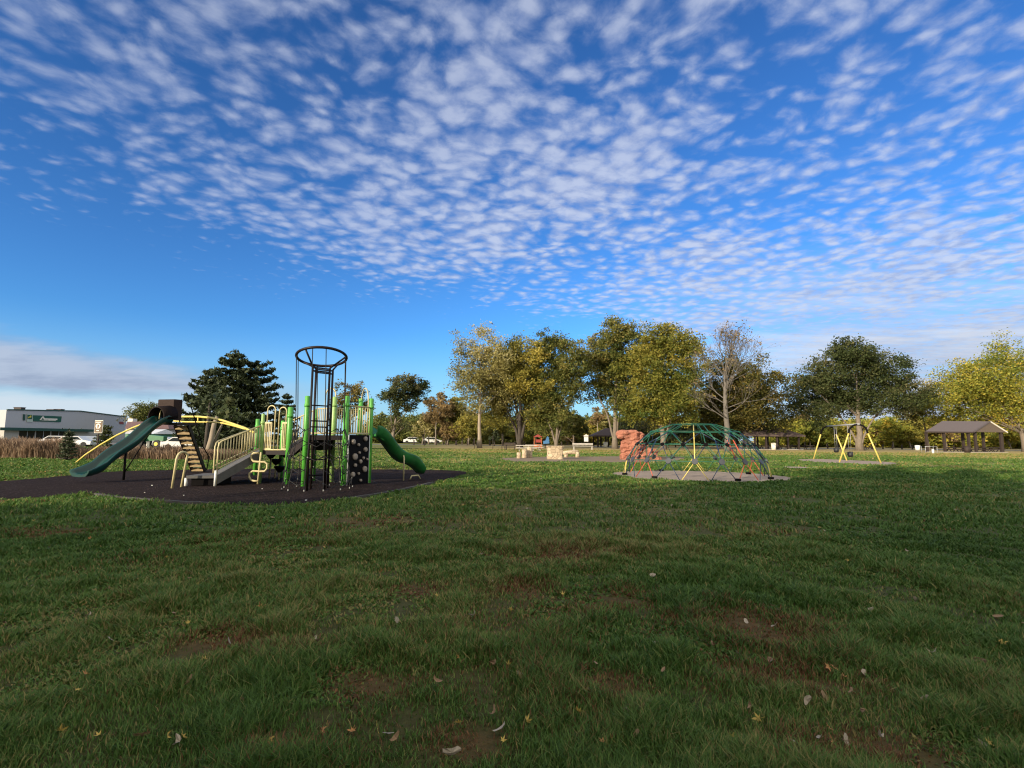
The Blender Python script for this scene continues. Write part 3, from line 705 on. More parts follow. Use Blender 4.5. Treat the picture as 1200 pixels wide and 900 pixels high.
# -- the nearly leafless tree
d_ = 76; b_ = gbase(850, d_); s_ = d_ / FPX
root = thing('tree', 'tall nearly leafless tree with bare grey branches behind the rope dome', 'tree', b_)
rr = random.Random(12); mb = MB(); tips = []
tr = [b_ + Vector((rr.uniform(-.12, .12), 0, z_)) for z_ in (0, 1.5, 3.5, 5.5, 7.5, 9.5, 11.2)]
mb.tube(tr, [.55, .40, .36, .32, .27, .21, .16], 10)
for i in range(17):
    z_ = rr.uniform(4.6, 11.2); p = b_ + Vector((0, 0, z_)); az = rr.random() * 6.28; el = rr.uniform(.35, 1.1) if z_ > 7 else rr.uniform(.1, .6)
    dv = Vector((math.cos(az) * math.cos(el), math.sin(az) * math.cos(el), math.sin(el)))
    grow(mb, p, dv, rr.uniform(2.3, 3.6), .075, 4 if z_ > 6.5 else 3, rr, tips, 0.46, 0.16, (2, 3), 0.009)
for i in range(6):
    az = rr.random() * 6.28; grow(mb, tr[-1], Vector((math.cos(az) * .35, math.sin(az) * .35, 1)).normalized(), 2.6, .10, 4, rr, tips, 0.46, 0.2, (2, 3, 3), 0.009)
mb.build('trunk', Mt['bark_grey'], root)
tp_ = np.array([tuple(p) for p in tips]); tp_ = tp_[np.random.default_rng(2).permutation(len(tp_))[:460]]
leaf_mesh('crown', tp_, np.full(len(tp_), .22), 3, 0.17, Lf['rust'], root, b_, 77)
# -- oak and its neighbours
d_ = 96
tree('great dark green oak with a thick trunk behind the yellow swing set', gbase(1003, d_),
     [lob(1003, 425, 36, 20, d_), lob(968, 438, 32, 20, d_, 1), lob(1040, 436, 30, 20, d_, -1), lob(950, 456, 26, 18, d_, 1), lob(1060, 458, 18, 15, d_, -2), lob(1000, 458, 50, 22, d_, 4), lob(1030, 476, 36, 11, d_, -1), lob(966, 480, 26, 13, d_, 2), lob(990, 412, 24, 12, d_)], Lf['oak'],
     17000, 0.42, 0.62, stems=[(0.2, 0, 13, 1), (-6, 1, 10, .42), (6, -1, 10, .42)], bark='bark', n_cl=165, n_limb=52, seed=9, clear=0.33, cl_r=0.036, hollow=2.6)
d_ = 98
tree('large yellow green tree beside the gable roofed shelter', gbase(1196, d_),
     [lob(1150, 440, 40, 20, d_), lob(1190, 420, 30, 22, d_, 1), lob(1130, 465, 36, 24, d_, 2), lob(1180, 460, 44, 30, d_, 3), lob(1230, 440, 40, 34, d_), lob(1120, 448, 20, 14, d_), lob(1160, 488, 44, 16, d_, 4), lob(1215, 490, 40, 20, d_)], Lf['yellow'],
     13500, 0.44, 0.55, n_cl=125, n_limb=36, seed=10, clear=0.2, cl_r=0.045)
d_ = 108
tree('small bronze tree filling the gap beside the great oak', gbase(1083, d_), [lob(1080, 470, 18, 18, d_), lob(1074, 486, 16, 14, d_)], Lf['bronze'], 1800, 0.45, 0.25, n_cl=26, n_limb=12, seed=71)
# -- left of the row
d_ = 100
tree('dark grey green tree leaning over, alone beside the short green slide', gbase(462, d_),
     [lob(478, 452, 20, 11, d_), lob(490, 462, 12, 14, d_, 1), lob(462, 466, 16, 14, d_, -1), lob(474, 478, 14, 16, d_), lob(466, 496, 12, 12, d_)], Lf['oak'],
     2900, 0.42, 0.34, stems=[(1.8, 0, 11, 1), (-1, 0, 9, .5)], n_cl=50, n_limb=30, seed=13, clear=0.15, cl_r=0.06)
back = [(512, 478, 16, 18, 122, 'rust', 'rusty brown'), (526, 500, 16, 18, 124, 'rust', 'low rusty'), (536, 478, 14, 16, 126, 'ochre', 'pale ochre'), (497, 500, 12, 14, 126, 'tanleaf', 'thin tan'),
        (550, 500, 18, 16, 121, 'ochre', 'golden low'), (575, 500, 20, 16, 128, 'greenyel', 'yellow green low'), (640, 500, 22, 14, 128, 'olive', 'dark olive low'), (672, 498, 14, 18, 118, 'olive', 'round olive'),
        (690, 505, 14, 12, 135, 'greenyel', 'small yellow green'), (745, 497, 22, 18, 122, 'shrub', 'dense dark'), (800, 500, 30, 18, 124, 'shrub', 'wide dark'), (615, 503, 16, 12, 132, 'yellow', 'bright yellow'), (706, 492, 10, 16, 150, 'tanleaf', 'thin grey tan'),
        (760, 505, 26, 12, 112, 'shrub', 'spreading dark'), (840, 505, 26, 13, 116, 'shrub', 'shadowy dark'), (665, 505, 12, 10, 142, 'rust', 'small rusty')]
for i, (px, py, rx, ry, dd_, mk, word) in enumerate(back):
    tree(f'{word} tree across the park road, behind the tall row ({["beside the lane", "deep in the woods", "at the wood edge"][i % 3]})'.replace('(', '').replace(')', ''), gbase(px, dd_),
         [lob(px, py, rx, ry, dd_), lob(px - rx * .4, py + ry * .4, rx * .7, ry * .7, dd_, 2), lob(px + rx * .4, py + ry * .3, rx * .7, ry * .7, dd_, -1)], Lf[mk], 1700, 0.5, 0.22, n_cl=30, n_limb=14, seed=100 + i, group='small trees behind the tall row', cl_r=0.07, clear=0.1)
woods = [(925, 506, 20, 14, 'yellow', 'pale yellow'), (946, 502, 18, 14, 'greenyel', 'green yellow'), (965, 505, 18, 13, 'yellow', 'soft yellow'), (940, 492, 8, 8, 'rust', 'orange topped'), (988, 508, 14, 12, 'ochre', 'amber'),
         (1022, 505, 20, 15, 'rust', 'rusty'), (1042, 500, 18, 16, 'yellow', 'gold'), (1062, 506, 18, 14, 'ochre', 'ochre'), (1080, 500, 16, 16, 'greenyel', 'lime'), (1104, 505, 20, 15, 'rust', 'russet'),
         (1128, 506, 20, 12, 'yellow', 'lemon'), (1152, 505, 18, 14, 'ochre', 'honey'), (1178, 508, 20, 12, 'yellow', 'bright'), (1200, 505, 18, 14, 'rust', 'copper')]
for i, (px, py, rx, ry, mk, word) in enumerate(woods):
    dd_ = 138 + (i * 37 % 17)
    tree(f'{word} autumn tree in the far wood beyond the park road', gbase(px, dd_), [lob(px, py, rx, ry, dd_), lob(px + rx * .5, py + 4, rx * .6, ry * .7, dd_, 3)], Lf[mk], 1500, 0.55, 0.2, bark='bark_pale' if i % 3 == 1 else 'bark', n_cl=30, n_limb=14, seed=150 + i, group='trees of the far wood', cl_r=0.07, clear=0.1)
def far_wood(x0, x1, label, cols, seed):
    rg = np.random.default_rng(seed); n = int((x1 - x0) * 2.2); xs_ = rg.uniform(x0, x1, n); ds_ = rg.uniform(150, 185, n)
    C = []; SP = []; V = []
    for x, dd2 in zip(xs_, ds_):
        hh = rg.uniform(3.5, 8.5); bx = (x - 600) / FPX * dd2
        for _ in range(16): C.append((bx + rg.normal(0, 1.6), dd2 + rg.normal(0, 1.6), rg.uniform(.4, hh))); SP.append(rg.uniform(.5, 1.0)); V.append(rg.normal(.45, .15))
    o = leaf_mesh('far_woods', C, SP, 22, .55, Lf[cols], None, None, seed, vbase=V); kind(o, 'stuff'); o['label'] = label
far_wood(440, 850, 'dense far wood beyond the park road behind the tall row', 'olive', 61)
far_wood(900, 1290, 'golden far wood beyond the park road behind the shelters', 'yellow', 62)
# slim trunks standing in the wood behind the row get their own leaves too
for i, px in enumerate((504, 521, 543, 556, 590, 628, 700, 734)):
    dd_ = 131 + i % 3 * 4
    tree(f'slender pole like tree in the wood, {["with a wisp of rust leaves","with thin gold leaves","nearly bare","with a tuft of olive leaves","half bare and leaning","with ragged yellow leaves","with dull brown leaves","with a narrow green top"][i]}',
         gbase(px, dd_), [lob(px, 488, 8, 18, dd_)], Lf[['rust', 'ochre', 'tanleaf', 'olive', 'tanleaf', 'yellow', 'rust', 'greenyel'][i]], 420, 0.45, 0.17, bark='bark_pale', n_cl=14, n_limb=8, seed=190 + i, group='slender trees in the wood')

# -- conifers
def conifer(label, base, h, rb, seed, levels=20, per=9, trunk_r=.3, skip=0.0, droop=-0.05, lean=0.0, low=0.06, mt='conifer', leaf=0.42, name='conifer', shape=0.8, dens=1.0, cat='tree'):
    rr = random.Random(seed); rg = np.random.default_rng(seed); base = Vector(base); root = thing(name, label, cat, base)
    mb = MB(); mb.tube([base + Vector((lean * q * h, 0, q * h)) for q in (0, .3, .65, 1)], [trunk_r, trunk_r * .75, trunk_r * .4, .03], 8)
    C = []; SPR = []; V = []
    for i in range(levels):
        q = low + (1 - low) * (i + rr.uniform(-.3, .3)) / levels; q = min(max(q, low), .985)
        for j in range(per):
            if rr.random() < skip: continue
            az = 6.28 * (j + rr.random()) / per; ln = rb * (1 - q) ** shape * rr.uniform(.5, 1.18) + min(.25, rb * .25)
            o_ = base + Vector((lean * q * h, 0, q * h)); dv = Vector((math.cos(az), math.sin(az), droop + 0.25 * q))
            tip = o_ + dv * ln + Vector((0, 0, .10 * ln)); mid = o_ + dv * ln * .55 - Vector((0, 0, .05 * ln))
            B = bez(o_, mid, tip, 4); mb.tube(B, [.07, .055, .04, .03, .015], 4)
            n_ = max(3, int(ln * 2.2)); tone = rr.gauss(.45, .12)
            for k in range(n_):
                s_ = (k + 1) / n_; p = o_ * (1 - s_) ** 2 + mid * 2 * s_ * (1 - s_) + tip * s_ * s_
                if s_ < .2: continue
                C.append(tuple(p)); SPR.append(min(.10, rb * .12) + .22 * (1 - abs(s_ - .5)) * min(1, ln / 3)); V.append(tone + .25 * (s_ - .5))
    C.append(tuple(base + Vector((lean * h, 0, h)))); SPR.append(.18); V.append(.5)
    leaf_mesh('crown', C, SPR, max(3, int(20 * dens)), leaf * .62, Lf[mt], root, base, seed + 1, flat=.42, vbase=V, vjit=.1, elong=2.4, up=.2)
    mb.build('trunk', Mt['bark_dark'], root); return root
d_ = 60; s_ = d_ / FPX
conifer('tall dark conifer with a pointed top behind the ramp railing', gbase(270, d_), zt(275, 412, d_), 4.3, 21, 17, 8, .4, .08, lean=0.03, shape=.72, leaf=.40)
conifer('broad dark conifer with a slanting lower side beside the brown slide hood', gbase(248, d_ + 3), zt(250, 434, d_ + 3), 4.0, 22, 15, 8, .3, .08, shape=.6, leaf=.40, lean=-.02)
conifer('dark conifer with separate level tiers of branches beside the rope tower', gbase(300, d_ + 2), zt(303, 424, d_ + 2), 3.7, 23, 10, 9, .34, .12, droop=.02, low=.20, shape=.42, leaf=.38)
conifer('small conifer with two spiky tops behind the rope tower', gbase(337, 80), zt(337, 462, 80), 2.6, 24, 12, 7, .2, .2, leaf=.38)
tree('thin brownish tree seen through the ropes of the climbing tower', gbase(410, 84), [lob(408, 462, 20, 14, 84), lob(418, 476, 18, 12, 84, 1), lob(400, 480, 12, 14, 84)], Lf['bronze'], 1500, 0.34, 0.28, stems=[(0.4, 0, 9, 1), (-2, 0, 8, .6)], bark='bark_dark', n_cl=44, n_limb=34, seed=25, cl_r=0.06, clear=.2)
tree('olive tree rising behind the brown roofed house', gbase(172, 125), [lob(170, 485, 14, 8, 125), lob(184, 490, 12, 8, 125), lob(160, 488, 8, 5, 125)], Lf['olive'], 1500, 0.5, 0.3, n_cl=30, n_limb=12, seed=26)
conifer('young ragged evergreen standing in the tall brown grass', gbase(87, 33), zt(87, 504, 33), .42, 27, 10, 6, .06, .15, leaf=.11, dens=.6, shape=.8, name='evergreen_shrub', mt='conifer')
conifer('small dark shrub tree against the grey store wall', gbase(129, 60), zt(129, 499, 60), .85, 28, 8, 7, .1, .1, leaf=.2, mt='shrub', name='evergreen_shrub')
# leaning dead trunks below the conifers
mb = MB(); p = D(243, 530, 46); q = D(251, 497, 46); p.z = 0
mb.tube([p, p.lerp(q, .5) + Vector((.06, 0, 0)), q, q + (q - p) * .25 + Vector((.05, .1, 0))], [.26, .22, .19, .12], 9)
root = thing('tree', 'pale leaning tree trunk under the dark conifers', 'tree', p); mb.build('trunk', Mt['bark_pale'], root)
mb = MB(); q = p + Vector((1.0, 1.0, 3.6)); mb.tube([p + Vector((.1, .2, .1)), q.lerp(p, .4), q], [.14, .1, .05], 7); mb.build('limb', Mt['bark'], root)
leaf_mesh('crown', [tuple(q)], [.6], 90, .3, Lf['shrub'], root, p, 31)
p = D(241, 530, 49); p.z = 0; root = thing('tree', 'dark upright tree trunk behind the pale leaning trunk', 'tree', p)
mb = MB(); mb.tube([p, p + Vector((0, 0, 2)), p + Vector((.1, 0, 5))], [.22, .17, .09], 8); mb.build('trunk', Mt['bark_dark'], root)
leaf_mesh('crown', [tuple(p + Vector((.1, 0, 4.6)))], [.8], 160, .3, Lf['conifer'], root, p, 32)

# trees behind the viewpoint whose morning shade lies over the lawn
sd = Vector((SUN_XY.x, SUN_XY.y, 0)).normalized(); pd = Vector((-sd.y, sd.x, 0))
if pd.y > 0: pd = -pd
names = 'first second third fourth fifth sixth seventh eighth ninth tenth eleventh twelfth thirteenth'.split()
for i, (tt, dist, hh, ww) in enumerate(((-13.5, 30, 8.6, 4.2), (-8.5, 32, 11.5, 4.2), (-3.5, 33, 18.5, 4.8), (3, 34, 18, 6), (10, 31, 17.5, 6.5), (17, 36, 18.5, 7), (25, 32, 18, 7), (33, 38, 19, 7.5), (42, 34, 19, 7.5), (51, 36, 19, 7.5), (12, 46, 18, 8), (28, 48, 20, 8), (44, 50, 21, 8))):
    c = sd * dist + pd * tt
    tree(f'leafy shade tree behind the viewpoint, {names[i]} of the row along the lawn', (c.x, c.y, 0),
         [(c.x, c.y, hh * .66, ww, ww, hh * .36), (c.x + 1.5, c.y + 1, hh * .36, ww * 1.05, ww * 1.05, hh * .30), (c.x - 1, c.y, hh * .14, ww * .9, ww * .9, hh * .14)], Lf['olive'], 2600, 1.15, .45, n_cl=90, n_limb=16, seed=300 + i, group='shade trees behind the viewpoint', cl_r=.10, clear=.12)

# ------------------------------------------------------------------ tall brown prairie grass
def tall_grass():
    n = 30000; px = RNG.random(n) * 330 - 40; dep = 35.5 + RNG.random(n) ** 1.2 * 7.0
    dirx = (px - 600) / FPX; x = dirx * dep * 0.995; y = dep
    hp = np.interp(px, [-40, 0, 30, 75, 95, 130, 165, 200, 240, 290], [1.0, 1.1, 1.25, 1.1, .65, .6, .7, .7, .65, .5])
    cl = fbm(x, y, 1.1, 71, 3); h = hp * (0.15 + 1.25 * cl) * (0.7 + .5 * RNG.random(n))
    a_ = RNG.random(n) * 6.283; w_ = .010 + .012 * RNG.random(n); ln = h * (.1 + .35 * RNG.random(n)); la = RNG.random(n) * 6.283
    ca, sa = np.cos(a_) * w_, np.sin(a_) * w_; lx, ly = np.cos(la) * ln, np.sin(la) * ln
    z0 = np.zeros(n)
    V = np.stack([vstk(x - ca, y - sa, z0), vstk(x + ca, y + sa, z0), vstk(x + ca * 1.4 + lx * .4, y + sa * 1.4 + ly * .4, h * .7), vstk(x - ca * 1.4 + lx * .4, y - sa * 1.4 + ly * .4, h * .7),
                  vstk(x + lx + ca * .5, y + ly + sa * .5, h), vstk(x + lx - ca * .5, y + ly - sa * .5, h)], 1).reshape(-1, 3)
    b = np.arange(n)[:, None] * 6
    F = np.concatenate([b + np.array([[0, 1, 2, 3]]), b + np.array([[3, 2, 4, 5]])], 1).reshape(-1, 4)
    vv = np.clip(.45 + 1.1 * (fbm(x, y, 2.2, 81, 3) - .5) + RNG.normal(0, .15, n), 0, 1)
    Mg = leafmat('dead prairie grass', [(0, (0.075, 0.055, 0.036)), (.4, (0.20, 0.135, 0.088)), (.7, (0.30, 0.205, 0.14)), (1, (0.42, 0.32, 0.22))], .3, .8)
    o = npmesh('tall_grass', V, F, Mg, dict(v=('FLOAT', 'POINT', np.repeat(vv, 6)))); kind(o, 'stuff'); o['label'] = 'strip of tall dead brown prairie grass along the lot'
tall_grass()

# ------------------------------------------------------------------ dealership building
XW = -97.0
def W(px, py): return X(px, py, XW)
y0 = W(5.6, 500).y; y1 = W(147.5, 500).y; ym = W(92, 500).y
zc = W(5.6, 480.2).z; zr = W(92, 481.8).z; ze = W(147.5, 488.6).z
root = thing('store_building', 'long grey metal store building with dark green canopy and green sign', 'building', (XW, y0, 0))
mb = MB(); mb.prism([(XW, y0, 2.6), (XW, y1, 2.6), (XW, y1, ze), (XW, ym, zr), (XW, y0, zc)], (-34, 0, 0)); mb.build('wall', Mt['wallgrey'], root)
mb = MB(); mb.prism([(XW + .02, y0 - .02, 0), (XW + .02, y1, 0), (XW + .02, y1, 2.6), (XW + .02, y0 - .02, 2.6)], (-34, 0, 0)); mb.build('lower_wall', Mt['wallcream'], root)
mb = MB(); mb.box((XW + .55, (y0 + W(104, 504).y) / 2 - 1, W(50, 503.5).z), (1.15, W(104, 504).y - y0 + 2, .55)); mb.build('canopy', Mt['trimgreen'], root)
for a_, b_, e_ in (((XW, y0, zc), (XW, ym, zr), 0), ((XW, ym, zr), (XW, y1, ze), 0)):
    mb = MB(); mb.beam(Vector(a_) + Vector((.06, 0, .06)), Vector(b_) + Vector((.06, 0, .06)), .22, .2); mb.build('roof_trim', Mt['trimgreen'], root)
for a_, b_ in ((22, 40), (42, 58), (60, 76)):
    ya, yb = W(a_, 510).y, W(b_, 510).y
    mb = MB(); mb.box((XW + .05, (ya + yb) / 2, 1.25), (.08, yb - ya, 2.3)); g_ = mb.build('shop_window', Mt['glassdark'], root)
    mb = MB(); mb.box((XW + .10, (ya + yb) / 2, 1.25), (.05, .1, 2.3)); mb.box((XW + .10, (ya + yb) / 2, 2.36), (.05, yb - ya, .08)); mb.build('window_frame', Mt['wallgrey'], g_)
for a_, b_, hh in ((56, 57, .45), (92, 92.5, .45), (100, 101, .6)):
    ya = W(a_, 480).y; yb = W(b_, 480).y; mb = MB(); mb.box((XW - 6, (ya + yb) / 2, zr - .2 + hh / 2), (1.5, max(1, yb - ya), hh)); mb.box((XW - 6, (ya + yb) / 2, zr - .2 + hh + .06), (1.7, max(1.1, yb - ya + .2), .1)); mb.build('roof_unit', Mt['wood_dark'], root)
# sign: narrow bar, emblem plate, long green wordmark panel
def wall_quad(mb, pxs, dx_, th=.08):
    P = [X(a_, b_, XW + dx_) for a_, b_ in pxs]; return mb.prism([Vector((XW + dx_, p.y, p.z)) for p in P], (th, 0, 0))
sg = MB(); wall_quad(sg, [(38.8, 486.6), (72.0, 488.0), (71.0, 494.6), (38.8, 493.6)], .06); sgo = sg.build('sign_panel', Mt['signgreen'], root)
sg = MB(); wall_quad(sg, [(46.2, 492.3), (49.8, 487.9), (50.8, 487.9), (52.2, 490.2), (67, 490.6), (67, 492.2), (51.2, 491.8), (50.2, 489.4), (47.6, 492.4)], .15, .05); sg.build('wordmark', Mt['signwhite'], sgo)
sg = MB(); wall_quad(sg, [(48.4, 491.9), (65.5, 492.6), (65.2, 493.2), (48.2, 492.5)], .15, .05); sg.build('underline', Mt['signwhite'], sgo)
sg = MB(); wall_quad(sg, [(27.0, 485.4), (29.4, 485.5), (29.2, 492.6), (26.8, 492.5)], .06); sg.build('sign_bar', Mt['trimgreen'], root)
sg = MB(); wall_quad(sg, [(31.2, 485.2), (38.2, 485.6), (38.2, 494.6), (31.0, 494.2)], .06); epo = sg.build('emblem_plate', Mt['signpale'], root)
sg = MB(); wall_quad(sg, [(32.1, 485.9), (37.6, 486.2), (37.6, 491.2), (32.1, 490.9)], .15, .05); sg.build('emblem_field', Mt['signgreen'], epo)
sg = MB(); wall_quad(sg, [(32.6, 489.4), (33.4, 488.3), (35.0, 488.0), (35.7, 487.3), (35.5, 486.5), (36.0, 487.0), (36.3, 486.6), (36.4, 487.3), (37.0, 487.8), (36.3, 488.2), (36.0, 489.0), (36.6, 490.0), (35.8, 489.5), (35.2, 489.2), (34.0, 489.3), (33.2, 490.3), (33.3, 489.3)], .21, .04); sg.build('leaping_deer', Mt['signyellow'], epo)
sg = MB(); wall_quad(sg, [(140, 494.0), (144.5, 494.4), (144.5, 497.2), (140, 496.8)], .04); sg.build('red_sign', Mt['red'], root)

# brown sign on a post
d_ = 44; s_ = d_ / FPX
c0 = D(116.5, 500, d_); b_ = Vector((c0.x - .05, d_, 0))
root = thing('post_sign', 'brown sign with a round white emblem on a dark post behind the tall grass', 'sign', b_)
MB().tube([b_, Vector((c0.x - .02, d_, c0.z - .4))], .06, 8).build('post', Mt['wood_dark'], root)
MB().box((c0.x, d_ - .06, c0.z), (.66, .05, 1.06)).build('panel', Mt['signwhite'], root)
fo = MB().box((c0.x, d_ - .10, c0.z), (.57, .04, .96)).build('sign_face', Mt['signbrown'], root)
MB().box((c0.x, d_ - .135, c0.z + .36), (.46, .02, .09)).build('lettering', Mt['signwhite'], fo)
e_ = MB(); e_.prism([(c0.x + .21 * math.cos(q) * (1.0 if math.sin(q) > -.2 else .9), d_ - .125, c0.z + .03 + .23 * math.sin(q)) for q in np.linspace(0, 6.283, 17)[:-1]], (0, -.02, 0)); e_.build('emblem', Mt['signwhite'], fo)
e_ = MB(); e_.prism([(c0.x + p[0], d_ - .147, c0.z + .03 + p[1]) for p in ((-.03, -.2), (.03, -.2), (.035, -.05), (.09, .04), (.06, .13), (-.02, .14), (-.06, .05))], (0, -.01, 0)); e_.build('figure', Mt['signbrown'], fo)
MB().box((c0.x, d_ - .135, c0.z - .33), (.22, .02, .08)).build('caption', Mt['signwhite'], fo)

# house with a brown roof, pale sheds, machines, vehicles beyond the grass
d_ = 92
def pbox(mb, px0, py0, px1, py1, depth, dep, g0=False):
    a_ = D(px0, py0, depth); b_ = D(px1, py1, depth); z0 = 0 if g0 else min(a_.z, b_.z); z1 = max(a_.z, b_.z)
    mb.box(((a_.x + b_.x) / 2, depth + dep / 2, (z0 + z1) / 2), (abs(b_.x - a_.x), dep, z1 - z0)); return mb
c0 = gbase(165, d_); root = thing('house', 'low pale house with a wide brown roof beside the grey store', 'house', c0)
pbox(MB(), 148, 502, 196, 512, d_, 8, True).build('wall', Mt['wallcream'], root)
mb = MB(); A_ = D(146, 502.5, d_ - .5); B_ = D(198, 502.5, d_ - .5); R1 = D(149, 494, d_ + 4); R2 = D(196, 494, d_ + 4)
mb.add([A_, B_, B_ + Vector((0, 9, 0)), A_ + Vector((0, 9, 0)), R1, R2], [(0, 1, 5, 4), (2, 3, 4, 5), (0, 4, 3), (1, 2, 5), (0, 3, 2, 1)])
ro = mb.build('roof', mat('brown roof', (0.15, 0.085, 0.08), .85, .15, 2), root)
pbox(MB(), 150, 490.5, 155, 496, d_ + 4, 1.2).build('chimney', Mt['signwhite'], ro)
def shed(px0, px1, pyt, pyb, depth, label, mt):
    c0 = gbase((px0 + px1) / 2, depth); root = thing('shed', label, 'shed', c0)
    pbox(MB(), px0, pyt + (pyb - pyt) * .55, px1, pyb, depth, 5, True).build('wall', mt, root)
    a_ = D(px0 - 1, pyt + (pyb - pyt) * .6, depth - .3); b_ = D(px1 + 1, pyt + (pyb - pyt) * .6, depth - .3); t_ = D(px0, pyt, depth).z
    mb = MB(); mb.prism([(a_.x, a_.y, a_.z), (a_.x, a_.y + 5.6, a_.z), (a_.x, a_.y + 2.8, t_)], (b_.x - a_.x, 0, 0)); mb.build('roof', Mt['carwhite'], root)
shed(147, 178, 502.5, 512, 74, 'white roofed shed with a green front behind the long green slide', Mt['tractor'])
shed(214, 233, 503, 512, 80, 'white roofed green shed behind the brown stairs', Mt['tractor'])
shed(256, 292, 503.5, 516, 82, 'wide white shed behind the ramp railing', Mt['wallcream'])
def car(px, depth, label, group=None, mt='carwhite', rz=0.0, sc=1.0):
    b = gbase(px, depth); root = thing('parked_car', label, 'car', b, group)
    T = lambda x, y, z: b + Matrix.Rotation(rz, 3, 'Z') @ Vector((x * sc, y * sc, z * sc))
    prof = [(-2.2, .3), (2.2, .3), (2.25, .75), (1.3, .92), (.7, 1.42), (-1.0, 1.45), (-1.7, .98), (-2.2, .9)]
    mb = MB(); mb.loft([[T(x, -.88, z) for x, z in prof], [T(x, -.9, z) for x, z in prof], [T(x, .9, z) for x, z in prof], [T(x, .88, z) for x, z in prof]], smooth=False); mb.build('body', Mt[mt], root)
    win = [(1.08, .95), (.62, 1.34), (-.95, 1.36), (-1.45, 1.0)]
    for s__ in (-1, 1): MB().prism([T(x, .905 * s__, z) for x, z in win], T(0, .012 * s__, 0) - b).build('window', Mt['carglass'], root)
    for x in (-1.4, 1.4):
        for s__ in (-.82, .82): MB().disc(T(x, s__, .33), T(0, 1, 0) - b, .33 * sc, .2, 14).build('wheel', Mt['tyre'], root)
for i, (px, dd_, lb, rz) in enumerate(((77, 72, 'white car parked by the store, beside the small evergreen', .3), (95, 72, 'white car parked at the store under the brown sign', .2), (107, 75, 'white car half hidden by the tall grass below the sign post', -.2),
        (197, 74, 'pale car behind the stairs and the brown grass', .1), (222, 60, 'white car parked in front of the green shed', .2), (262, 62, 'white car behind the leaning pale trunk', .1), (283, 66, 'white car behind the ramp handrails', 1.2),
        (486, 150, 'white van like car at the edge of the far lot', .2), (496, 152, 'white car parked far off beside the dark leaning tree', 0), (507, 150, 'white car parked far off at the edge of the wood', .3))):
    car(px, dd_, lb, rz=rz, sc=1.25 if dd_ > 100 else 1.0)
def tractor(px, depth, label):
    b = gbase(px, depth); root = thing('tractor', label, 'tractor', b); T = lambda x, y, z: b + Vector((x, y, z))
    mb = MB(); mb.prism([T(-.2, -.4, .9), T(2.1, -.35, .9), T(2.1, -.35, 1.5), T(-.2, -.4, 1.7)], (0, .8, 0)); mb.box(T(-.9, 0, 1.0), (1.6, .9, .5)); mb.build('body', Mt['tractor'], root)
    MB().box(T(-.8, 0, 1.85), (1.3, 1.2, 1.2)).build('cab', Mt['carglass'], root); MB().box(T(-.8, 0, 2.52), (1.5, 1.4, .14)).build('cab_roof', Mt['tractor'], root)
    for s__ in (-.8, .8):
        for x, r_ in ((-1.0, .8), (1.6, .5)):
            w_ = MB().disc(T(x, s__, r_), (0, 1, 0), r_, .35, 18).build('wheel', Mt['tyre'], root)
            MB().disc(T(x, s__ * 1.06, r_), (0, 1, 0), r_ * .5, .36, 14).build('rim', Mt['signyellow'], w_)
tractor(227, 68, 'green tractor parked between the white shed and the stairs'); tractor(180, 70, 'green tractor just beneath the long green slide'); tractor(271, 76, 'green tractor parked before the wide white shed')
# pale square post behind the slide
p = G(172.5, 531.8); o = MB().tube([p, p + Vector((0, 0, 1.0))], [.14, .13], 4, smooth=False).disc(p + Vector((0, 0, 1.03)), (0, 0, 1), .17, .06, 4).build('marker_post', Mt['signwhite'], loc=p)
tag(o, 'short white marker post in the grass under the long green slide', 'post')

# ------------------------------------------------------------------ slide tower with hood, stairs
sb = G(95, 566.5); st = D(196, 491, sb.y + 2.9)
root = thing('slide_tower', 'long dark green slide with a brown hooded top and steep tan stairs', 'slide', (st.x, st.y, 0))
ax = Vector((sb.x - st.x, sb.y - st.y, 0)); LEN = ax.length; ax.normalize(); sd_ = Vector((-ax.y, ax.x, 0))
HT = st.z - .12
path = []
for i in range(25):
    q = i / 24; s_ = q * (LEN + .1)
    if q < .08: z_ = HT
    elif q < .80:
        z_ = HT - (HT - .42) * ((q - .08) / .72) ** 1.06 + .05 * math.sin((q - .08) / .72 * 9.4)
    else: z_ = .42 - .14 * math.sin((q - .80) / .20 * 1.57)
    path.append((s_, z_))
def trough(path, origin, ax, sdv, wi, hi, flare=0.0, th=.035):
    rings = []
    for i, (s_, z_) in enumerate(path):
        q = i / (len(path) - 1); W_ = wi * (1 + flare * max(0, (q - .8) / .2)); H_ = hi * (1 - .35 * max(0, (q - .85) / .15))
        inner = [(-W_ - .05, H_ - .01), (-W_ + .01, H_ - .02), (-W_ + .03, H_ * .5), (-W_ * .72, .05), (-W_ * .3, .0), (0, .03), (W_ * .3, .0), (W_ * .72, .05), (W_ - .03, H_ * .5), (W_ - .01, H_ - .02), (W_ + .05, H_ - .01)]
        outer = [(W_ + .055, H_ + .03 - .07), (W_ + th, H_ * .4), (W_ * .78, -.05), (0, -.07), (-W_ * .78, -.05), (-W_ - th, H_ * .4), (-W_ - .055, H_ - .04)]
        rings.append([origin + ax * s_ + sdv * a_ + Vector((0, 0, z_ + b_)) for a_, b_ in inner + outer])
    return rings
o0 = Vector((st.x, st.y, 0))
MB().loft(trough(path, o0, ax, sd_, .30, .26, .25)).build('slide', Mt['slide_green'], root)
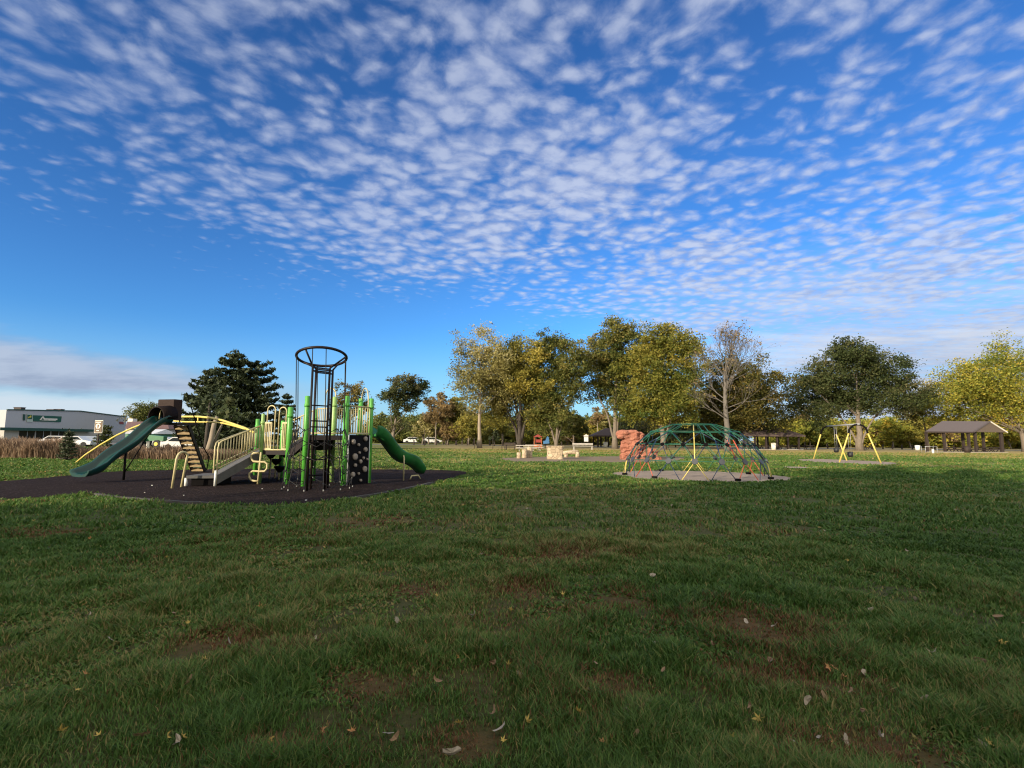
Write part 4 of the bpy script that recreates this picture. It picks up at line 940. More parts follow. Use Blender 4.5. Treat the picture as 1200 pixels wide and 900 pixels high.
# platform, hood
dk = MB(); M3 = Matrix((ax, sd_, Vector((0, 0, 1)))).transposed()
pc = o0 - ax * .5
dk.box(pc + Vector((0, 0, HT - .06)), (.95, .95, .08), M=M3); dk.build('platform', Mt['deck'], root)
hd = MB(); HB = HT + .46; pc0 = pc.copy(); pc = pc + Vector((-.27, 0, 0))
hd.box(pc + ax * .1 + Vector((0, 0, HB + .42)), (.36, .80, .05), M=M3)
for s__ in (-.38, .38): hd.box(pc + ax * .1 + sd_ * s__ + Vector((0, 0, HB + .02)), (.36, .05, .80), M=M3)
hd.box(pc - ax * .08 + Vector((0, 0, HB + .16)), (.05, .72, .46), M=M3)
hd.box(pc + ax * .29 + Vector((0, 0, HB + .20)), (.05, .80, .48), M=M3)
hd.build('hood_box', Mt['hood'], root, bevel=.02)
rings = []
for s__ in (0, .3, .6):
    R_ = .42 - .02 * s__; c = pc0 + Vector((-.06, 0, 0)) + ax * (.33 + s__) + Vector((0, 0, HB - .22 - .10 * s__))
    rings.append([c + sd_ * (R_ * math.cos(a_)) + Vector((0, 0, R_ * math.sin(a_))) for a_ in np.linspace(-.25, math.pi + .25, 13)] + [c + sd_ * ((R_ - .04) * math.cos(a_)) + Vector((0, 0, (R_ - .04) * math.sin(a_))) for a_ in np.linspace(math.pi + .25, -.25, 13)])
pc = pc0
MB().loft(rings).build('hood_tube', Mt['hood_dark'], root)
mb = MB(); mb.tube([o0 + ax * .18 + sd_ * .2 + Vector((0, 0, HT)), o0 + ax * .16 + sd_ * .18 + Vector((0, 0, HT + .45)), o0 + ax * .16 - sd_ * .18 + Vector((0, 0, HT + .45)), o0 + ax * .18 - sd_ * .2 + Vector((0, 0, HT))], .022, 8); mb.build('sit_bar', Mt['tan'], root)
# mid support with slanting brace
p = o0 + ax * (LEN * .52); pz = path[12][1]
MB().tube([p, p + Vector((0, 0, pz - .05))], .04, 8).build('leg', Mt['black'], root)
MB().tube([p + Vector((0, 0, .25)), o0 + ax * (LEN * .22) + Vector((0, 0, path[6][1] - .07))], .02, 6).build('brace', Mt['black'], root)
# stairs climbing from the back
sbot = G(233.5, 553.0); stp = pc - ax * .45 + Vector((0, 0, HT - .1))
stp = Vector((pc.x - .12, pc.y + .42, HT - .08)); sv = stp - sbot; hd2 = Vector((sv.x, sv.y, 0)).normalized(); sw = Vector((-hd2.y, hd2.x, 0))
for s__ in (-.25, .25): MB().beam(sbot + sw * s__, stp + sw * s__, .05, .2).build('stringer', Mt['brown_black'], root)
for i in range(10):
    p = sbot + sv * ((i + .6) / 10.2); MB().box(p, (.24, .46, .15), M=Matrix((hd2, sw, Vector((0, 0, 1)))).transposed()).build('step', Mt['step'], root)
for s__ in (-.30, .30):
    q0 = sbot + sw * s__ + Vector((0, 0, .1)); q1 = stp + sw * s__ + Vector((0, 0, .75))
    MB().tube([q0, q0 + Vector((0, 0, .55)) - hd2 * .18, q0.lerp(q1, .3) + Vector((0, 0, .25)), q0.lerp(q1, .7) + Vector((0, 0, .1)), q1], .022, 7).build('handrail', Mt['black'], root)

# yellow arched ladder behind the slide
apx = [(87, 543.2), (100, 533), (118, 521), (137, 510), (155, 501.5), (172, 495), (192, 490.3), (213, 488.2), (232, 488.2), (247, 489.6), (262, 493), (275, 497.4), (287, 501.6), (298, 507)]
dA = lambda px: 29.2 - (px - 87) / 213 * 9.2
P1_ = [D(a_, b_, dA(a_)) for a_, b_ in apx]; P1_[0].z = 0.0
root = thing('arch_beam', 'long yellow arched pipe curving down to the grass behind the slide', 'arch beam', P1_[0])
MB().tube(P1_, .045, 8).build('upper_rail', Mt['yellow'], root)
lpx = [(192, 490.8), (205, 493.5), (218, 494.4), (236, 494.5), (250, 494.6), (262, 496), (275, 499.2), (288, 503)]
P2_ = [D(a_, b_, dA(a_) - .05) for a_, b_ in lpx]; MB().tube(P2_, .035, 8).build('lower_rail', Mt['yellow'], root)
MB().tube([P1_[8] + Vector((0, 0, 0)), D(232, 494.4, dA(232) - .05)], .03, 6).build('spacer', Mt['yellow'], root)

# ------------------------------------------------------------------ main play structure
posts = dict(A=(304.0, 566.5, 485, 'lime_post', .06), B=(336, 567.5, 477, 'green_post', .09), C=(298.5, 557, 491, 'green_post', .085), E=(328.5, 560, 493, 'green_post', .085), F=(355.5, 570, 464, 'green_post', .08),
             Gp=(366.5, 563.5, 480, 'green_post', .085), H=(388.0, 565, 465, 'lime_post', .085), I=(402.5, 569, 464, 'green_post', .092), J=(419.5, 562, 467, 'green_post', .085), K=(432.0, 566, 467, 'green_post', .075))
PB = {k_: G(v_[0], v_[1]) for k_, v_ in posts.items()}
root = thing('play_structure', 'green posted play structure with decks, tan railings, climbing wall and short green slide', 'play structure', PB['I'])
for k_, (px, py, pt, mk, r_) in posts.items():
    b = PB[k_]; top = D(px + 4, pt, b.y).z; o = MB().tube([b - Vector((0, 0, .05)), Vector((b.x, b.y, top - .02)), Vector((b.x, b.y, top))], [r_, r_, r_ * .8], 16).build('post', Mt[mk], root)
    MB().tube([Vector((b.x, b.y, top - .36)), Vector((b.x, b.y, top - .26))], r_ + .014, 16).build('collar', Mt[mk], o)
Z1, Z2 = 1.12, 1.66
def slab(keys, z, th, name, mt, extra=()):
    P = [PB[k_] if isinstance(k_, str) else k_ for k_ in keys]; mb = MB(); mb.prism([(p.x, p.y, z - th) for p in P], (0, 0, th)); return mb.build(name, mt, root)
V3 = lambda p, z: Vector((p.x, p.y, z))
slab(['A', 'B', 'E', 'C'], Z1, .14, 'lower_deck', Mt['deck'])
slab(['F', 'I', 'K', 'J', 'H', 'Gp'], Z2, .16, 'upper_deck', Mt['deck'])
# tan beam below the deck rims
for a_, b_, z_ in (('F', 'I', Z2), ('I', 'K', Z2)):
    MB().tube([V3(PB[a_], z_ + .06), V3(PB[b_], z_ + .06)], .03, 6).build('rim_rail', Mt['tan'], root)
mb = MB(); mb.beam(V3(PB['F'], Z2 - .3) + Vector((.1, .3, 0)), V3(PB['H'], Z2 - .3), .06, .42); mb.build('skirt_panel', Mt['black'], root)
def barrier(p, q, z0, z1, n, mt=Mt['tan'], r_=.016, name='railing', vert=True):
    mb = MB(); p = Vector(p); q = Vector(q); up = Vector((0, 0, 1))
    if isinstance(z0, tuple): za, zb = z0
    else: za = zb = z0
    if isinstance(z1, tuple): zc_, zd = z1
    else: zc_ = zd = z1
    mb.tube([V3(p, za), V3(q, zb)], .024, 6); mb.tube([V3(p, zc_), V3(q, zd)], .024, 6)
    for i in range(n + 1):
        s_ = i / n; c = p.lerp(q, s_); mb.tube([V3(c, za + (zb - za) * s_), V3(c, zc_ + (zd - zc_) * s_)], r_, 5)
    return mb.build(name, mt, root)
barrier(PB['I'].lerp(PB['K'], .06), PB['I'].lerp(PB['K'], .94), Z2 + .08, Z2 + 1.0, 9)
barrier(PB['Gp'].lerp(PB['H'], .1), PB['Gp'].lerp(PB['H'], .9), Z2 + .08, Z2 + .98, 8)
barrier(PB['H'].lerp(PB['J'], .1), PB['H'].lerp(PB['J'], .9), Z2 + .08, Z2 + .98, 9)
# slatted panels on the lower deck, inverted U hoops between them
for s0, s1 in ((.10, .34), (.74, .98)):
    p, q = PB['A'].lerp(PB['B'], s0), PB['A'].lerp(PB['B'], s1); mb = MB()
    mb.beam(V3(p, Z1 + .05), V3(q, Z1 + .05), .04, .05); mb.beam(V3(p, Z1 + .95), V3(q, Z1 + .95), .04, .05)
    for i in range(5): c = p.lerp(q, i / 4); mb.beam(V3(c, Z1 + .05), V3(c, Z1 + .95), .026, .026, up=(0, 1, 0))
    mb.build('slat_panel', Mt['tan'], root)
MB().tube([V3(PB['A'], Z1 + .03), V3(PB['B'], Z1 + .03)], .028, 6).build('rim_rail', Mt['tan'], root)
def hoop(p, q, z0, z1, r_=.022, mt=Mt['tan'], name='hoop'):
    p = Vector(p); q = Vector(q); rr_ = (q - p).length / 2; pts = [V3(p, z0)]
    for a_ in np.linspace(0, math.pi, 9): c = p.lerp(q, .5 - .5 * math.cos(a_)); pts.append(V3(c, z1 - rr_ + rr_ * math.sin(a_)))
    pts.append(V3(q, z0)); return MB().tube(pts, r_, 8).build(name, mt, root)
hoop(PB['A'].lerp(PB['B'], .16), PB['A'].lerp(PB['B'], .45), Z1, D(318, 475.5, PB['A'].y).z)
hoop(PB['A'].lerp(PB['B'], .60), PB['A'].lerp(PB['B'], .86), Z1, D(326, 477.5, PB['A'].y).z)
hoop(PB['Gp'].lerp(PB['H'], .5), PB['Gp'].lerp(PB['H'], 1.05), Z2, D(384, 454.5, PB['H'].y).z)
hoop(PB['J'].lerp(PB['K'], .02), PB['J'].lerp(PB['K'], .72), Z2, D(424, 456.5, PB['J'].y).z)
# ramp between the decks
mb = MB(); a_, b_, c_, e_ = PB['B'], PB['F'], PB['Gp'], PB['E']
mb.prism([V3(a_, Z1 - .02), V3(b_, Z2 - .02), V3(c_, Z2 - .02), V3(e_, Z1 - .02)], (0, 0, -.26)); mb.build('middle_ramp', Mt['deck'], root)
barrier(PB['E'], PB['Gp'], (Z1 + .05, Z2 + .05), (Z1 + .95, Z2 + .95), 11)
# entry ramp with handrails and transfer platform
near0 = D(253.5, 560, 17.1); far0 = D(250, 555, 18.3); near0.z = far0.z = 0
z0r = .34; A_, C_ = PB['A'], PB['C']
near1 = A_.lerp(A_, 0); far1 = C_.lerp(A_, .05)
mb = MB(); mb.prism([V3(near0, z0r), V3(near1, Z1), V3(far1, Z1), V3(far0, z0r)], (0, 0, -.30)); mb.build('entry_ramp', Mt['grey_deck'], root)
def ramp_rail(p, q, name='ramp_railing'):
    mb = MB(); n = 15; zb0, zb1, zt0, zt1 = z0r + .22, Z1 + .10, z0r + 1.05, Z1 + .88
    L_ = lambda s_, a0, a1: V3(p.lerp(q, s_), a0 + (a1 - a0) * s_)
    mb.tube([V3(p, 0), V3(p, zt0 - .16), L_(.02, zt0 - .04, zt1), L_(.06, zt0, zt1), V3(q, zt1)], .026, 7)
    mb.tube([L_(0, zb0, zb1), L_(1, zb0, zb1)], .024, 6)
    for i in range(1, n): mb.tube([L_(i / n, zb0, zb1), L_(i / n, zt0, zt1)], .018, 5)
    return mb.build(name, Mt['tan'], root)
ramp_rail(near0, near1); ramp_rail(far0, far1)
pa, pb_ = D(218, 560, 16.9), D(252.5, 560, 17.1); pa.z = pb_.z = 0; bk_ = Vector((-.1, 1.15, 0))
mb = MB(); mb.prism([V3(pa, .34), V3(pb_, .34), V3(pb_ + bk_, .34), V3(pa + bk_, .34)], (0, 0, -.09)); mb.build('transfer_platform', Mt['grey_deck'], root)
mb = MB(); mb.prism([V3(pa + Vector((.1, .12, 0)), .02), V3(pb_ + Vector((0, .12, 0)), .02), V3(pb_ + bk_, .02), V3(pa + bk_ + Vector((.1, 0, 0)), .02)], (0, 0, .23)); mb.build('platform_base', Mt['black'], root)
MB().tube([V3(pa + Vector((-.05, .1, 0)), 0), V3(pa + Vector((-.05, .1, 0)), .26)], .05, 8).build('leg', Mt['white'], root)
MB().tube([V3(pb_ + Vector((.02, -.05, 0)), 0), V3(pb_ + Vector((.02, -.05, 0)), .5)], .035, 8).build('leg', Mt['white'], root)
# looped grab rail in front of the platform
ha, hb = G(201.5, 572.5), G(212.5, 571.0); zt_ = D(209, 529.8, ha.y).z
pts = [ha]; top_a = ha + Vector((.06, .05, 0)); top_b = hb + Vector((.10, .05, 0))
pts += [V3(ha.lerp(top_a, .8), zt_ - .22)]
for a__ in np.linspace(0.3, 2.84, 7): c = top_a.lerp(top_b, .5 - .5 * math.cos(a__)); pts.append(V3(c, zt_ - .17 + .17 * math.sin(a__)))
pts += [V3(hb.lerp(top_b, .8), zt_ - .22), hb]
MB().tube(pts, .035, 9).build('grab_loop', Mt['tan'], root)
# S shaped pipe climber beside the near ramp post
d_ = PB['A'].y - .35; sp_px = [(303, 530.8), (297, 531), (294.3, 533.5), (294.3, 537.5), (297, 540.6), (304, 541.3), (310, 541.3), (313, 543.3), (313, 549), (310, 552.4), (304, 552.4), (296, 552), (292.3, 554.5), (292, 559), (294, 562.5), (298, 563.6), (303, 563.8)]
MB().tube([D(a_, b_, d_) for a_, b_ in sp_px], .035, 8).build('snake_climber', Mt['tan'], root)
p = D(301.8, 570, d_); MB().tube([Vector((p.x, d_, 0)), Vector((p.x + .05, d_, D(302, 530, d_).z))], .032, 8).build('climber_pole', Mt['tan'], root)
# pods on stems
for px, py, hz in ((315.5, 561, .98), (322, 560.5, .74), (326.5, 563, .52)):
    b = G(px, py); o = MB().tube([b, b + Vector((.02, 0, hz - .12))], .035, 8).build('stem', Mt['tan'], root)
    MB().tube([b + Vector((.02, 0, hz - .22)), b + Vector((.02, 0, hz - .05)), b + Vector((.02, 0, hz))], [.07, .20, .20], 12, smooth=False).build('pod', Mt['black'], o)
# climbing wall with round holds
wa, wb = V3(PB['I'].lerp(PB['K'], .22), 0) + Vector((0, -.22, 0)), V3(PB['I'].lerp(PB['K'], .98), 0) + Vector((0, -.16, 0))
wd_ = (wb - wa).normalized(); wn = Vector((wd_.y, -wd_.x, 0)); wl = (wb - wa).length; wh = Z2 + .02
wp = MB().box((wa + wb) / 2 + Vector((0, 0, wh / 2)), (wl, .06, wh), M=Matrix((wd_, -wn, Vector((0, 0, 1)))).transposed()).build('climbing_wall', Mt['black'], root)
MB().tube([wa - wd_ * .04 + wn * .02, V3(wa - wd_ * .04 + wn * .02, wh)], .022, 6).build('edge_strip', Mt['galv'], wp)
MB().tube([wb + wd_ * .03 + wn * .02, V3(wb + wd_ * .03 + wn * .02, wh)], .018, 6).build('edge_strip', Mt['galv'], wp)
for a_, z_, r_ in ((.16, .86, .11), (.78, .92, .10), (.43, .80, .065), (.80, .70, .10), (.48, .64, .055), (.28, .56, .135), (.70, .53, .06), (.56, .46, .085), (.90, .50, .05), (.30, .39, .075), (.80, .30, .125), (.20, .21, .105), (.48, .22, .055), (.60, .08, .06)):
    p = wa + wd_ * (a_ * wl) + wn * .05 + Vector((0, 0, z_ * wh)); r2 = r_ * .9
    MB().tube([p - wn * .02, p + wn * .03, p + wn * .055], [r2, r2 * .9, r2 * .45], 10).build('hold', Mt['holdm'], wp)
# short green wave slide
s0 = D(437, 507, PB['K'].y + .35); s1 = G(492, 561); s0.z = 0
ax2 = (s1 - s0); ax2.z = 0; L2 = ax2.length; ax2.normalize(); sd2 = Vector((-ax2.y, ax2.x, 0)); pth = []
for i in range(21):
    q = i / 20; z_ = Z2 * (1 - q) + .22 * q + .15 * math.sin(q * 8.6 + .3) * (1 - q * .5); z_ = max(z_, .22) if q > .85 else z_; pth.append((q * L2, z_))
MB().loft(trough(pth, s0, ax2, sd2, .27, .34, .1)).build('wave_slide', Mt['slide_leaf'], root)
c = s0 + Vector((0, 0, Z2)); hood_r = []
for s__ in (-.1, .12):
    hood_r.append([c + ax2 * s__ + sd2 * (a_) + Vector((0, 0, b_)) for a_, b_ in ((-.34, 0), (-.34, .42), (.34, .42), (.34, 0), (.29, 0), (.29, .37), (-.29, .37), (-.29, 0))])
p = s0 + ax2 * (L2 * .52) - sd2 * .34; hz = pth[10][1] + .12
MB().tube([p, V3(p, hz - .1), V3(p + ax2 * .02 + sd2 * .06, hz), V3(p + sd2 * .2, hz + .02)], .03, 8).build('slide_leg', Mt['tan'], root)
p = s0 + ax2 * (L2 * .86); MB().tube([p - ax2 * .28 - sd2 * .12, p - ax2 * .2 - sd2 * .12 + Vector((0, 0, .15)), p + ax2 * .12 - sd2 * .12 + Vector((0, 0, .15)), p + ax2 * .24 - sd2 * .12], .03, 8).build('slide_foot', Mt['tan'], root)

# ------------------------------------------------------------------ rope tower
ta, tb = G(359.5, 575.5), G(380.2, 574.0); bd = Vector((-.06, .45, 0))
bl = [ta, tb, tb + bd, ta + bd]; ctr = (ta + tb) / 2 + bd / 2
root = thing('climbing_tower', 'tall dark steel climbing tower with a tilted ring on top and hanging rope net', 'climbing tower', (ctr.x, ctr.y, 0))
ztop = D(372, 430.5, ctr.y - .2).z
for b in bl: MB().tube([b, V3(b, ztop)], .034, 10).build('pole', Mt['brown_black'], root)
for z_ in (.45, .92, 1.42, 1.9, 2.08, 2.55):
    i = 0 if z_ < 1.2 else 0
    MB().tube([V3(bl[0], z_), V3(bl[1], z_)], .022, 6).build('rung', Mt['black'], root)
    MB().tube([V3(bl[1], z_ + .06), V3(bl[2], z_ + .06)], .022, 6).build('rung', Mt['black'], root)
for z_ in (ztop - .03, ztop - .13):
    MB().tube([V3(p, z_) for p in bl], .022, 8, closed=True).build('top_frame', Mt['brown_black'], root)
RR = .735; tilt = R(15); rc = V3(ctr, ztop + .34) + Vector((-.02, -.1, 0))
vdir = Vector((ctr.x, ctr.y, 0)).normalized(); vs_ = Vector((-vdir.y, vdir.x, 0)); e1 = vs_; e2 = -vdir * math.cos(tilt) + Vector((0, 0, math.sin(tilt)))
ringp = lambda a_: rc + e1 * (RR * math.cos(a_)) + e2 * (RR * math.sin(a_))
MB().tube([ringp(a_) for a_ in np.linspace(0, 2 * math.pi, 33)[:-1]], .042, 10, closed=True).build('ring', Mt['brown_black'], root)
for b in bl:
    a_ = min(np.linspace(.0, 6.283, 80), key=lambda q: (ringp(q) - (V3(b, rc.z) + (b - V3(ctr, 0)) * 1.6)).length)
    MB().tube([V3(b, ztop), ringp(a_)], .028, 8).build('strut', Mt['brown_black'], root)
rp = MB(); NR = 12; zl = (2.25, 1.85, 1.45, 1.05, .65, .3); rrr = random.Random(4); grid = []
for i in range(NR):
    a_ = 2 * math.pi * (i + .3) / NR; tp = ringp(a_); row = []
    rad = lambda z_: .74 + max(0, (2.1 - z_)) * .13
    dirv = (e1 * math.cos(a_) - vdir * math.sin(a_))
    for z_ in zl: row.append(V3(ctr + dirv * (rad(z_) + rrr.uniform(-.04, .04)), z_ + rrr.uniform(-.05, .05)))
    ft = V3(ctr + dirv * rad(0), 0.02); grid.append(row)
    if i % 3 != 1: rp.tube([tp] + row + [ft], .014, 5)
    else: rp.tube([row[1]] + row[2:] + [ft], .014, 5)
for k in range(1, len(zl)):
    for i in range(NR):
        p, q = grid[i][k], grid[(i + 1) % NR][k]; mid = (p + q) / 2 - Vector((0, 0, .10 + .05 * rrr.random()))
        if rrr.random() < .9: rp.tube([p, mid, q], .0125, 5)
        if k > 1 and rrr.random() < .45: rp.tube([mid, grid[(i + rrr.choice((0, 1))) % NR][k - 1].lerp(grid[(i + 1) % NR][k - 1], .5) - Vector((0, 0, .1))], .012, 5)
net = rp.build('rope_net', Mt['rope'], root)
for i in range(NR):
    for k in range(2, len(zl)):
        if rrr.random() < .38: MB().disc(grid[i][k], (0, 0, 1), .017, .034, 8).build('clamp', Mt['clampm'], net)
    p = V3(ctr + (grid[i][-1] - ctr) * 1.03, .07); MB().disc(p, (0, 0, 1), .019, .045, 8).build('clamp', Mt['clampm'], net)
# a few litter specks on the mulch
for i in range(7):
    px, py = random.choice([(random.uniform(20, 300), random.uniform(566, 583)), (random.uniform(300, 470), random.uniform(572, 586)), (random.uniform(180, 420), random.uniform(560, 588))])
    p = G(px, py, .01); s_ = random.uniform(.015, .034)
    o = MB().box(p + Vector((0, 0, s_ * .3)), (s_ * 1.4, s_, s_ * .6), rz=random.random() * 3).build('paper_scrap', Mt['white'], loc=p)
    tag(o, 'tiny white scrap lying on the dark mulch', 'scrap', 'white scraps on the mulch')

# ------------------------------------------------------------------ climbing dome
dc = Vector((dome_c.x, dome_c.y, 0)); NN = 18
root = thing('climbing_dome', 'low geodesic climbing dome of green, yellow, red and navy pipes on gravel', 'climbing dome', dc)
def node(r_, z_, i, n, off=0.0): a_ = 2 * math.pi * (i + off) / n - math.pi / 2 - .325; return dc + Vector((r_ * math.cos(a_), r_ * math.sin(a_), z_))
H_ = 2.38
n1 = [node(3.0, .74, i, NN) for i in range(NN)]; n2 = [node(2.57, 1.42, i, NN, .5) for i in range(NN)]
n3 = [node(1.95, 1.98, i, 9, .25) for i in range(9)]; n4 = [node(.95, 2.32, i, 9, .25) for i in range(9)]
seq = ['yellow', 'd_navy', 'd_red', 'd_navy', 'yellow', 'd_navy', 'd_red', 'd_green', 'd_green']
def strut(p, q, mk, r_=.0165, name='strut'): return MB().tube([p, q], r_, 7).build(name, Mt[mk], root)
for i in range(NN):
    mk = seq[i % 9] if i < 9 else seq[(NN - i) % 9]
    for s__ in (-.46, .46): strut(n1[i], node(3.20, 0, i, NN, s__), mk)
    for j in (i - 1, i): strut(n1[i], n2[j % NN], 'd_navy' if (i + j) % 3 == 0 else 'd_green', .0155)
    if i % 2 == 0:
        t_ = i // 2
        strut(n3[t_], n2[i], 'd_green', .0155); strut(n3[t_], n2[(i + 1) % NN], 'd_green', .0155); strut(n3[t_], n2[(i - 1) % NN], 'd_navy', .019)
        strut(n3[t_], n4[t_], 'd_green', .0155)
for nd, mk in ((n1, 'd_green'), (n2, 'd_green'), (n3, 'd_green'), (n4, 'd_green')): MB().tube(nd, .0155, 7, closed=True).build('hoop_rail', Mt[mk], root)
for i, mk in ((0, 'yellow'), (1, 'd_navy'), (2, 'd_red'), (5, 'd_navy'), (7, 'd_red'), (13, 'd_red'), (16, 'd_navy')):
    p = n1[i]; u_ = (p - dc); strut(p, dc + Vector((u_.x * .80, u_.y * .80, 1.62)), mk, .024, 'riser'); strut(dc + Vector((u_.x * .80, u_.y * .80, 1.62)), dc + Vector((u_.x * .40, u_.y * .40, 2.26)), mk if i == 0 else 'd_green', .022, 'riser')
for p in n1: MB().disc(p, (p - dc) + Vector((0, 0, .6)), .125, .05, 12).build('joint_plate', Mt['d_grey'], root)
for p in n2[::1]: MB().disc(p, (p - dc) + Vector((0, 0, 1.2)), .09, .05, 10).build('joint_plate', Mt['black'], root)
for p in n3: MB().disc(p, (p - dc) + Vector((0, 0, 3)), .07, .05, 10).build('joint_plate', Mt['d_green'], root)
for i in (1, 3, 6, 10, 14, 16): p = node(3.20, .05, i, NN, .5); MB().disc(p, (0, 0, 1), .12, .09, 10).build('foot_pad', Mt['black'], root)

# ------------------------------------------------------------------ swing set
a1, a2, b1, b2 = G(953.3, 538.2), G(992.5, 539.8), G(983.7, 541.8), G(1032.5, 543.0)
ta_ = D(972.5, 499.5, (a1.y + a2.y) / 2); tb_ = D(999.5, 497.0, (b1.y + b2.y) / 2)
root = thing('swing_set', 'swing set with yellow slanting legs, black arched tops and a grey beam', 'swing set', (a1 + b2) / 2)
def aframe(p, q, top):
    for s_, e_ in ((p, q), (q, p)):
        ap = s_.lerp(e_, .28); MB().tube([s_, V3(ap, top.z * .80)], .055, 10).build('leg', Mt['yellow'], root)
    k0, k1 = V3(p.lerp(q, .28), top.z * .80), V3(q.lerp(p, .28), top.z * .80); pts = []
    for a_ in np.linspace(0, math.pi, 11): c = k0.lerp(k1, .5 - .5 * math.cos(a_)); pts.append(V3(c, top.z * .80 + top.z * .19 * math.sin(a_)))
    d0 = (k0 - p).normalized() * .12; d1 = (k1 - q).normalized() * .12
    MB().tube([k0 - d0] + pts + [k1 - d1], .068, 10).build('arch_joint', Mt['black'], root)
aframe(a1, a2, ta_); aframe(b1, b2, tb_)
ma, mb_ = V3((a1 + a2) / 2, ta_.z), V3((b1 + b2) / 2, tb_.z)
MB().tube([ma + (ma - mb_) * .04, mb_ + (mb_ - ma) * .04], .055, 10).build('top_beam', Mt['galv'], root)
def bucket(s_, zseat, label):
    top = ma.lerp(mb_, s_) - Vector((0, 0, .05)); sw_ = (mb_ - ma); sw_.z = 0; sw_.normalize(); seat = V3(top, zseat)
    r2 = thing('bucket_swing', label, 'swing', seat)
    pr = Vector((-sw_.y, sw_.x, 0)); rings = []
    for z_, k_ in ((-.02, .55), (-.14, .5), (-.14, .5)): pass
    prof = [(.16, -.20), (.21, -.05), (.22, .16), (.19, .16), (.18, -.03), (.10, -.14)]
    rings = [[seat + (sw_ * math.cos(a_) + pr * math.sin(a_) * .9) * rr_ + Vector((0, 0, zz_ + (.06 if zz_ > .1 and math.sin(a_) > 0 else 0))) for rr_, zz_ in prof] for a_ in np.linspace(0, 2 * math.pi, 17)]
    MB().loft(rings, closed_ring=True, caps=False).build('seat', Mt['rubber'], r2)
    for s__ in (-1, 1):
        o = MB().tube([seat + sw_ * .2 * s__ + Vector((0, 0, .15)), top + sw_ * .22 * s__], .012, 6).build('chain', Mt['galv'], r2)
zs = D(980, 527.5, ma.lerp(mb_, .35).y).z
bucket(.26, zs, 'black bucket swing nearer the far yellow frame'); bucket(.72, D(996, 532.5, ma.lerp(mb_, .72).y).z, 'lower black bucket swing hanging nearer the front yellow frame')

# ------------------------------------------------------------------ salmon climbing rock, stone climbers
def lumps(name, mt, lst, loc, rough=.06, vox=.08, seed=3):
    bm = bmesh.new()
    for (c, r_) in lst:
        ret = bmesh.ops.create_icosphere(bm, subdivisions=3, radius=1.0)
        sg_ = lambda t_: math.copysign(abs(t_) ** .62, t_)
        for v_ in ret['verts']: v_.co = Vector((sg_(v_.co.x) * r_[0], sg_(v_.co.y) * r_[1], sg_(v_.co.z) * r_[2])) + Vector(c)
    me = bpy.data.meshes.new(name); bm.to_mesh(me); bm.free(); o = bpy.data.objects.new(name, me); COL.objects.link(o)
    md = o.modifiers.new('r', 'REMESH'); md.mode = 'VOXEL'; md.voxel_size = vox
    dg = bpy.context.evaluated_depsgraph_get(); dg.update(); m2 = bpy.data.meshes.new_from_object(o.evaluated_get(dg)); o.modifiers.clear(); o.data = m2
    n = len(m2.vertices); c = np.empty(n * 3); m2.vertices.foreach_get('co', c); c = c.reshape(-1, 3); nn = np.empty(n * 3); m2.vertices.foreach_get('normal', nn); nn = nn.reshape(-1, 3)
    q = fbm(c[:, 0] + c[:, 1] * .7, c[:, 2] * 1.6 + c[:, 1] * .4, .55, seed, 4); q = .5 - np.abs(q - .5) * 4
    c += nn * (q * rough * 2)[:, None]; c[:, 2] = np.maximum(c[:, 2], -.05)
    m2.vertices.foreach_set('co', c.ravel()); m2.materials.clear(); m2.materials.append(mt)
    m2.update(); o.location = loc; return o
d_ = 43.0; s_ = d_ / FPX; rp_ = gbase(748, d_)
def rk(px, py, rx, ry, dy=0): c = D(px, py, d_); return ((c.x - rp_.x, dy, c.z), (rx * s_, rx * s_ * .9, ry * s_))
o = lumps('climbing_rock', Mt['redrock'], [rk(732, 510, 9, 5), rk(741, 510, 7, 5, -.1), rk(748, 512, 6, 5.5, .1), rk(737, 518, 8, 6, .1), rk(746, 521, 7, 5, -.15), rk(735, 527, 7, 7), rk(744, 530, 8, 8, .15), rk(734, 536, 7, 6, -.1), rk(748, 538, 8, 6), rk(756, 526, 5, 7, .3), rk(759, 533, 6, 7, .2), rk(767, 533, 5, 6, .4), rk(765, 539, 7, 5, .2), rk(772, 539, 4, 4, .3)], rp_, .10, .055)
tag(o, 'salmon red cast climbing rock with an overhanging top behind the dome', 'climbing rock')
def stump(px, pyt, pyb, wpx, label):
    b = G(px, pyb); s_ = b.y / FPX; h = D(px, pyt, b.y).z; r_ = wpx * s_ / 2
    pts = [b + Vector((0, 0, h * q)) for q in (0, .1, .5, .92, 1)]
    o = MB().tube(pts, [r_ * 1.12, r_ * 1.02, r_ * .96, r_, r_ * .9], 14).build('stone_stump', Mt['stone'], loc=b); tag(o, label, 'stump')
stump(608, 530.2, 537.2, 5.2, 'shortest of the three pale stepping stumps'); stump(614.6, 526.6, 536.6, 6.2, 'middle height stepping stump between its two neighbours'); stump(620.8, 524.2, 536.4, 6.2, 'tallest pale stepping stump beside the stone block')
b = G(651, 538.3); s_ = b.y / FPX
root = thing('stone_block', 'large square tan stone climbing block with a flared top', 'stone block', b)
wd = 19.5 * s_; h = D(651, 522.5, b.y).z; rings = []
rr = random.Random(8)
for q, k_ in ((-.02, .98), (.15, .96), (.5, .95), (.85, .99), (.97, 1.07), (1.0, 1.05)):
    rings.append([b + Vector((math.copysign(abs(math.cos(a_)) ** .4, math.cos(a_)) * wd / 2 * k_ * rr.uniform(.96, 1.04), .5 + math.copysign(abs(math.sin(a_)) ** .4, math.sin(a_)) * wd / 2 * .8 * k_ * rr.uniform(.96, 1.04), h * q)) for a_ in np.linspace(0, 6.283, 25)[:-1]])
MB().loft(rings, smooth=False).build('block', Mt['stone'], root)
